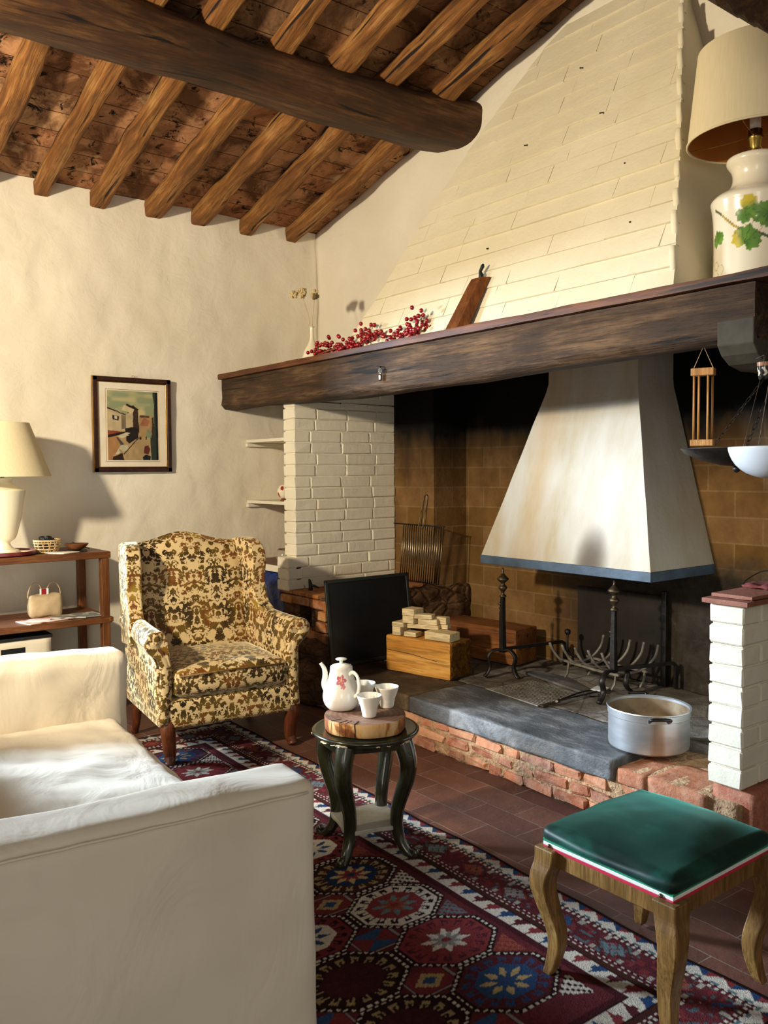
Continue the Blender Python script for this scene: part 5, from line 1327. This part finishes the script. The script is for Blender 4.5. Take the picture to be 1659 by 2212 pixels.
# carved dark timber at the top right
cv = thing('carved_bracket', 'dark carved wooden roof bracket at the top right corner of the photo', 'bracket', (4.15, -.90, 2.8))
edge = [(-.40, .36), (-.325, .275), (-.262, .232), (-.255, .205), (-.215, .200), (-.192, .150), (-.160, .140), (-.140, .105), (-.108, .092), (-.085, .055), (-.02, .035), (.05, .03), (.30, .02), (.50, .03), (.50, .9), (-.40, 1.45)]
g = G(); g.prism([(z, x) for x, z in edge], 1, -.07, .07); g.build('carved_board', MT['beam'], cv, bevel=.008, bseg=2)

# ------------------------------------------------------------------ things on the hearth
ZH = .2635
pot = thing('aluminium_stockpot', 'large aluminium stockpot with black handles standing on the hearth edge', 'pot', (3.380, -.570, ZH))
R0 = .168; g = G(); g.lathe([(0, 0), (R0-.012, 0), (R0-.002, .008), (R0, .02), (R0, .138), (R0+.003, .141), (R0+.003, .166), (R0+.008, .170), (R0+.006, .174), (R0-.002, .170), (R0-.004, .02)], 72, cap=False); g.build('pot_wall', MT['alu'], pot, smooth=True, angle=40)
g = G(); g.lathe([(R0-.0035, .160), (R0-.0045, .10), (R0-.006, .008), (0, .007)], 56, cap=False); g.build('stained_inside', MT['aluin'], pot, smooth=True)
for ad in (-42, 138):
    a = math.radians(ad); d = Vector((math.cos(a), math.sin(a), 0)); t_ = Vector((-d.y, d.x, 0)); g = G()
    c0 = d*(R0+.004)+Vector((0,0,.150)); 
    vs = [c0+t_*u_+Vector((0,0,w_))+d*e for e in (0, .003) for (u_, w_) in ((-.045,-.010), (.045,-.010), (.045,.010), (-.045,.010))]
    g.add(vs, [(3,2,1,0),(4,5,6,7),(0,1,5,4),(1,2,6,5),(2,3,7,6),(3,0,4,7)])
    o = g.build('handle_plate', MT['alu'], pot)
    g = G(); g.tube(smoothpath([c0+t_*-.038+d*.004, c0+t_*-.040+d*.028+Vector((0,0,.012)), c0+t_*-.030+d*.042+Vector((0,0,.020)), c0+t_*.030+d*.042+Vector((0,0,.020)), c0+t_*.040+d*.028+Vector((0,0,.012)), c0+t_*.038+d*.004], 4), .0068, 8); h_ = g.build('handle', MT['bakelite'], pot, smooth=True)
    for u_ in (-.038, .038): g = G(); g.sphere(c0+t_*u_*1.0+d*.004, .004, 8); g.build('rivet', MT['steel'], h_, smooth=True)

rb = math.atan2(.104, .451)
tk = thing('timber_block', 'thick squared block of yellow pine with rough sawn end on the hearth', 'timber', (1.755+.02, -.43, ZH), rb)
g = G(); g.rbox((0, 0, .1055), (.231, .105, .1055), .010, (30, 12, 12), wr=.003, wf=6); g.build('sawn_faces', MT['pine'], tk, smooth=True, angle=50)
g = G(); g.rbox((.2305, 0, .1055), (.004, .1, .1), .0035, (2, 16, 16), wr=.008, wf=30); g.build('end_grain', MT['endgrain'], tk, smooth=True)
g = G(); g.tube([(-.225, -.1058, .125), (-.05, -.1058, .118), (.14, -.1055, .098)], .0016, 5); g.build('drying_crack', MT['black'], tk)
crr, srr = math.cos(rb), math.sin(rb)
def onblock(s, t, z): x, y = s-.231, t-.105; return (1.775+x*crr-y*srr, -.43+x*srr+y*crr, z)
ZK = ZH + .2155
stk = [ # s, t (centre), z, half sizes, rot, label
 (.075, .055, ZK, (.030, .050, .024), 0, 'pale wood offcut at the bottom left of the pile'),
 (.165, .045, ZK, (.042, .030, .013), .05, 'thin pale offcut lying low in the middle of the pile'),
 (.365, .060, ZK, (.088, .050, .023), .0, 'longest pale offcut at the right of the pile'),
 (.080, .060, ZK+.049, (.042, .050, .013), .02, 'flat offcut over the bottom left block of the pile'),
 (.225, .075, ZK+.047, (.095, .024, .012), .32, 'long slanting offcut in the second layer of the pile'),
 (.150, .068, ZK+.0755, (.040, .048, .022), 0, 'square offcut in the third layer at left of the pile'),
 (.255, .085, ZK+.0725, (.058, .030, .017), .30, 'bright offcut in the third layer at right of the pile'),
 (.150, .068, ZK+.1205, (.044, .048, .019), 0, 'square offcut on the very top of the pile'),
 (.235, .070, ZK+.1075, (.055, .030, .0125), .28, 'thin offcut just below the top right of the pile'),
 (.300, .135, ZK+.0475, (.060, .022, .014), .12, 'darker offcut at the back right of the pile'),
 (.315, .130, ZK+.0765, (.040, .024, .020), .1, 'shaded offcut standing at the back of the pile')]
for (s, t_, z, h, r, lb) in stk:
    p = onblock(s, t_, z+h[2]); o = thing('wood_offcut', lb, 'wood offcut', (p[0], p[1], z), rb+r, 'pale offcuts stacked on the timber block')
    g = G(); g.box((0, 0, h[2]), h, .0015, 0, .0008); g.build('offcut', MT['birch'], o)
tk2 = thing('timber_beam', 'reddish brown squared timber lying behind the yellow pine block', 'timber', (1.70, .14, ZH), .12)
g = G(); g.rbox((0, 0, .11), (.30, .11, .11), .012, (30, 10, 10), wr=.004, wf=5); g.build('timber', MT['brownwood'] if 0 else wood('old reddish timber', '5A3010', '7E4A1E', '9A6430', 0, .9, .7, .3), tk2, smooth=True, angle=50)

sc_ = thing('fire_screen', 'flat black metal fire screen leaning against the brick bench', 'fire screen', (1.350, -.50, ZH)); tl = Matrix.Rotation(math.radians(-7.5), 3, 'Y')
def tilted(g): g.v = [tuple(tl @ Vector(p)) for p in g.v]; return g
def bx(g, y0, y1, z0, z1, x0=-.008, x1=.008): g.box(((x0+x1)/2, (y0+y1)/2, (z0+z1)/2), ((x1-x0)/2, (y1-y0)/2, (z1-z0)/2), .003)
g = G()
for q in ((-.325, .325, .505, .528), (-.325, .325, .0, .022), (-.325, -.303, 0, .528), (.303, .325, 0, .528)): bx(g, *q)
tilted(g).build('frame', MT['screenframe'], sc_)
g = G(); bx(g, -.305, .305, .02, .507, -.003, .002); tilted(g).build('panel', MT['screen'], sc_)

gr = thing('barbecue_grill', 'square wire barbecue grill with looped handle leaning on the bench', 'grill', (1.165, .030, .682))
tg = Matrix.Rotation(math.radians(-5.0), 3, 'X')
def gt(p): q = tg @ Vector(p); return (q.x, q.y, q.z)
for k in range(19):
    x = -.205 + .41*k/18; g = G(); g.tube([gt((x*.98-.012, -.003, .012)), gt((x, -.003, .395))], .0040, 6); g.build('wire_bar', MT['steel'], gr, smooth=True)
for z, x0, x1 in ((.395, -.34, .215), (.012, -.235, .215)):
    g = G(); g.tube([gt((x0+.0, 0.003, z)), gt((x1, .003, z))], .004, 6); g.build('cross_rail', MT['iron'], gr, smooth=True)
g = G(); g.tube([gt(p) for p in smoothpath([(-.045, -.006, .37), (-.028, -.006, .48), (-.006, -.006, .585), (.010, -.006, .600), (.026, -.006, .585), (.012, -.006, .48), (.0, -.006, .37)], 6)], .0036, 8); g.build('handle', MT['steel'], gr, smooth=True)
bd = thing('bird_figurine', 'small dark bird figurine on the corner of the brick bench', 'figurine', (.94, -.70, .6805))
g = G(); g.tube([(.0, 0, 0), (0, 0, .02), (-.004, 0, .045), (-.010, 0, .062), (-.018, 0, .070)], [.014, .013, .012, .009, .004], 10); g.tube([(-.004, 0, .032), (.03, .01, .030), (.065, .02, .022)], [.010, .008, .004], 8); g.build('bird', MT['black'], bd, smooth=True)

def flatbar(g, pts, w_=.013, t_=.008): g.tube(pts, w_, 4, flat=t_/w_); return g
def finial(g, c, s=1.0):
    pr = [(.012, 0), (.020, .004), (.021, .010), (.010, .018), (.009, .030), (.020, .046), (.026, .056), (.022, .064), (.013, .072), (.012, .084), (.022, .092), (.034, .104), (.034, .108), (.020, .122), (.010, .134), (.006, .140), (.007, .150), (.005, .168), (0, .170)]
    g.lathe([(r*s, z*s) for r, z in pr], 24, c=c)
def andiron(loc, feet, bar_end, ztop, zarch, label, small):
    o = thing('andiron', label, 'andiron', loc, 0, 'pair of wrought iron andirons')
    O = Vector((loc[0], loc[1], 0)); f1, f2 = [Vector((f[0], f[1], 0))-O for f in feet]; zb = ZH-loc[2]; za = zarch-loc[2]
    for f in (f1, f2):
        g = G(); out = Vector((f.x, f.y, 0)); g.tube(smoothpath([(0, 0, za), (out.x*.55, out.y*.55, za+.006), (out.x*.92, out.y*.92, za-.030), (out.x*.80, out.y*.80, (za+zb)/2-.01), (out.x*.95, out.y*.95, zb+.025), (out.x*1.15, out.y*1.15, zb+.006)], 5), .0165, 6, flat=.55); g.build('front_leg', MT['iron'], o, smooth=True)
    be = Vector((bar_end[0], bar_end[1], 0))-O
    g = G(); g.tube([(0, 0, za+.008), (be.x*.5, be.y*.5, za+.006), (be.x*.95, be.y*.95, za+.004), (be.x, be.y, za-.012), (be.x*1.0, be.y*1.0, zb+.005)], .0125, 4); g.build('log_bar', MT['iron'], o)
    ht = ztop-loc[2]-.170; g = G(); g.tube([(0, 0, za-.01), (-.002, 0, (za+ht)/2), (0, 0, ht)], [.021, .018, .015], 4); g.build('upright', MT['iron'], o)
    g = G(); finial(g, (0, 0, ht)); g.build('finial', MT['bronze'], o, smooth=True)
    sx, sy, zt = small; g = G(); g.tube([(0, 0, za+.01), (sx*.9, sy*.9, za+.03), (sx, sy, za+.09), (sx, sy, zt-loc[2]-.08)], .011, 4); b_ = g.build('side_upright', MT['iron'], o)
    g = G(); finial(g, (sx, sy, zt-loc[2]-.085), .5); g.build('side_finial', MT['bronze'], b_, smooth=True)
    return o
andiron((2.815, -.06, ZH), ((2.842, -.20), (2.80, .085)), (2.925, .33), .885, .405, 'wrought iron andiron with turned finial in front of the hood, right one', (-.055, .055, .625))
andiron((2.125, -.165, ZH), ((2.085, -.255), (2.222, -.155)), (2.19, .30), .888, .412, 'wrought iron andiron with turned finial behind the pine block, left one', (-.045, .03, .705))
ft = thing('fire_grate', 'ash whitened iron fire grate with upturned tines between the andirons', 'grate', (2.58, .13, ZH))
T = Matrix.Translation((-2.58, -.13, -ZH))
for (y, dx) in ((.055, 0), (.235, .05)):
    g = G(); g.xf = T; g.tube([(2.34+dx, y+.02, .365), (2.60+dx, y, .355), (2.77+dx, y-.01, .355)], .0085, 4); g.build('cross_bar', MT['ironrust'], ft)
for k in range(5):
    x = 2.37+.09*k; g = G(); g.xf = T; g.tube(smoothpath([(x-.035, -.005, .470), (x-.025, .010, .430), (x, .050, .372), (x+.03, .14, .352), (x+.06, .235, .365), (x+.10, .275, .43), (x+.115, .285, .50)], 4), .0075, 6); g.build('tine', MT['ironrust'] if k % 2 == 0 else MT['ironrust'], ft, smooth=True)
for (x, y) in ((2.42, .06), (2.74, .06), (2.45, .23), (2.80, .23)):
    g = G(); g.xf = T; g.tube([(x, y, .36), (x-.004, y-.005, .30), (x-.015, y-.02, ZH+.004)], .0065, 4); g.build('leg', MT['ironrust'], ft)
g = G(); g.xf = T; g.tube(smoothpath([(2.285, .21, .49), (2.29, .20, .44), (2.33, .17, .385), (2.42, .16, .372)], 4), .008, 6); g.build('poker_rest', MT['iron'], ft, smooth=True)
g = G(); g.xf = T; g.sphere((2.285, .21, .497), .019, 12); g.build('ball_knob', MT['iron'], ft, smooth=True)
tn = thing('fire_tongs', 'iron fire tongs with a small pale blade lying on the hearth under the right andiron', 'tongs', (2.70, -.25, ZH))
for s_ in (-1, 1):
    g = G(); g.tube(smoothpath([(-.003, -.10, .010), (.010*s_, -.02, .014), (.022*s_, .10, .016), (.010*s_, .20, .014)], 5), .0045, 5); g.build('arm', MT['iron'], tn, smooth=True)
g = G(); g.tube([(0, -.10, .010), (0, -.12, .010)], .010, 8); g.build('pivot', MT['steel'], tn)
g = G(); g.box((0, -.178, .007), (.014, .058, .003), .001); g.build('flat_handle', MT['bronze'], tn)
g = G(); g.box((.0, .225, .018), (.034, .045, .003), .001, .3); g.build('blade', MT['enamel'], tn)
wm = thing('wire_mesh_panel', 'grey ash covered wire mesh panel lying flat on the hearth', 'mesh panel', (2.50, -.30, ZH+.001), -.10)
g = G()
for k in range(22): x = -.20+.40*k/21; g.tube([(x, -.17, .003), (x, .15, .003)], .0012, 4)
for k in range(18): y = -.17+.32*k/17; g.tube([(-.20, y, .0045), (.20, y, .0045)], .0012, 4)
g.build('mesh_wires', MT['ironrust'], wm)
g = G(); g.tube([(-.205, -.175, .005), (.205, -.175, .005)], .004, 5); g.build('edge_rod', MT['ironrust'], wm)
sh_ = thing('stone_sheet', 'thin pointed grey stone sheet lying behind the wire mesh on the hearth', 'stone sheet', (2.42, .0, ZH)); g = G(); g.prism([(-.27, -.03), (.30, -.14), (.33, -.10), (.0, .06), (-.20, .05)], 2, .001, .014); g.build('sheet', MT['slab'], sh_, bevel=.002)
fb = thing('cast_fireback', 'black cast iron fireback plate standing against the rear wall behind the grate', 'fireback', (2.545, .355, ZH))
g = G(); g.box((0, 0, .245), (.30, .010, .245), .004); g.build('plate', plain('burnt cast iron', '0C0B0A', .85, .1, hex2='2A2119', scale=6, bump=.6), fb)
for x in (.30,): g = G(); g.box((x, -.012, .26), (.014, .014, .26), .003); g.build('upright_edge', MT['iron'], fb)
cb_ = thing('cable_and_plug', 'thin black cable with a red plug hanging down behind the stockpot', 'cable', (3.72, -.42, ZH))
g = G(); g.tube(smoothpath([(-.24, .16, .005), (-.17, .08, .03), (-.08, .03, .06), (0, 0, .08), (.03, -.03, .05)], 5), .003, 6); g.build('cable', MT['black'], cb_, smooth=True)
g = G(); g.tube([(.03, -.03, .05), (.035, -.05, .028), (.03, -.07, .008)], [.008, .013, .010], 8); g.build('plug', MT['red'], cb_, smooth=True)

# on the wing wall cap
ZC = .9945
dv = thing('turntable_dish', 'low round black dish with cream rim on the terracotta capped wing wall', 'dish', (3.905, -.43, ZC+.004)); g = G(); g.lathe([(0, 0), (.055, 0), (.062, .006), (.062, .022), (0, .024)], 40); g.build('base', MT['black'], dv, smooth=True, angle=40)
g = G(); g.lathe([(.056, .0235), (.066, .024), (.066, .029), (0, .030)], 40); g.build('rim', MT['traytop'], dv, smooth=True, angle=40)
kc = thing('kitchen_cord', 'thin dark cord looping over the terracotta cap beside the black dish', 'cord', (3.84, -.50, ZC)); g = G(); g.tube(smoothpath([(-.03, -.10, .004), (-.05, -.03, .018), (-.03, .03, .045), (.0, .05, .050), (.03, .06, .030)], 6), .0025, 6); g.build('cord', MT['black'], kc, smooth=True)
rc = thing('red_cloth', 'crumpled dark red cloth beside the black dish on the wing wall', 'cloth', (3.875, -.55, ZC)); g = G(); g.rbox((.0, 0, .007), (.055, .075, .007), .006, (12, 14, 3), wr=.007, wf=30); g.build('cloth', plain('dark red cloth', '5A2020', .9, hex2='7A3430', scale=20), rc, smooth=True)

# ------------------------------------------------------------------ hanging things at the right
hf = thing('hanging_wooden_frame', 'small open frame of four beech dowels hanging on a string from the mantel beam', 'frame', (3.735, -.76, 1.532), .35)
for z, h in ((0, .012), (.262, .014)):
    g = G(); g.box((0, 0, z+h), (.041, .022, h), .002); g.build('end_board', MT['ltwood'], hf)
for (x, y) in ((-.030, -.012), (-.012, -.014), (.020, -.012), (.032, .010)):
    g = G(); g.tube([(x, y, .022), (x, y, .264)], .0042, 8); g.build('dowel', MT['ltwood'], hf, smooth=True)
g = G(); g.tube([(-.036, 0, .288), (0.0, 0, .372), (.036, 0, .288)], .0014, 5); g.build('string', MT['wicker'], hf)
sp = thing('hanging_scale_pan', 'dark round metal scale pan hanging on chains under the right of the mantel', 'scale pan', (3.665, -.395, 1.50))
g = G(); g.lathe([(0, -.045), (.06, -.040), (.14, -.018), (.200, .008), (.216, .026), (.219, .030), (.214, .030), (.198, .012), (.13, -.012), (0, -.038)], 56); g.build('pan', MT['iron'], sp, smooth=True)
g = G(); g.sphere((0, 0, -.055), .016, 10); g.build('bottom_knob', MT['iron'], sp, smooth=True)
def chain(g, p0, p1, n_):
    p0, p1 = Vector(p0), Vector(p1); d = (p1-p0); L__ = d.length/n_; dn_ = d.normalized(); s1 = dn_.cross(Vector((0,1,0))).normalized(); s2 = dn_.cross(s1)
    for k in range(n_):
        c = p0 + d*((k+.5)/n_); w_ = s1 if k % 2 else s2
        g.tube([c + dn_*(L__*.62*math.cos(a)) + w_*(.006*math.sin(a)) for a in np.linspace(0, 2*math.pi, 11)], .0016, 4, cap=False)
for (a, top3) in ((.9, (.14, .30, .50)), (2.6, (.08, .34, .52)), (-.9, (.20, .10, .52))):
    g = G(); chain(g, (.212*math.cos(a), .212*math.sin(a), .030), top3, 22); g.build('chain', MT['chain'], sp)
eb = thing('white_enamel_bowl', 'white enamel bowl hanging at the right edge of the photo, beside the dark scale pan', 'bowl', (4.05, -.845, 1.414))
g = G(); pr = [(a_*.9, b_*.9) for a_, b_ in [(0, 0), (.04, .001), (.09, .018), (.130, .050), (.152, .090), (.158, .116), (.154, .116), (.147, .09), (.125, .053), (.086, .022), (0, .005)]]; g.lathe([(p[0], p[2]) for p in smoothpath([(a, 0, b_) for a, b_ in pr], 2)], 56, cap=False); g.build('bowl', MT['enamel'], eb, smooth=True)
for a in (.3, 2.4, 4.5): g = G(); g.tube([(.140*math.cos(a), .140*math.sin(a), .103), (.03, .02, .69)], .0008, 4); g.build('hanging_wire', MT['steel'], eb)
cj = thing('ceramic_bell', 'small black ceramic bell pot with white scrolls and terracotta rim on the corbel', 'pot', (3.992, -.80, 1.755))
th2 = np.linspace(0, 2*math.pi, 60, endpoint=False); zz = np.linspace(0, .060, 30); A_, Z_ = np.meshgrid(th2, zz, indexing='ij'); R_2 = .014 + .010*(Z_/.06)**.5
C_ = np.zeros(A_.shape+(3,)); C_[:] = lin('0E0C0C'); C_[((np.sin(A_*5+np.sin(Z_*200)*1.2) > .45)) & (Z_ > .014) & (Z_ < .042)] = lin('E0D8C4'); C_[Z_ > .046] = lin('B07A5A')
grid_mesh('pot_body', 60, 30, np.stack([R_2*np.cos(A_), R_2*np.sin(A_), Z_], -1), C_, MT['ceramic'], cj, True, 0, True)
g = G(); g.tube([(-.03, 0, .075), (0, 0, .085), (0, 0, .055)], .002, 5); g.build('hook', MT['iron'], cj)
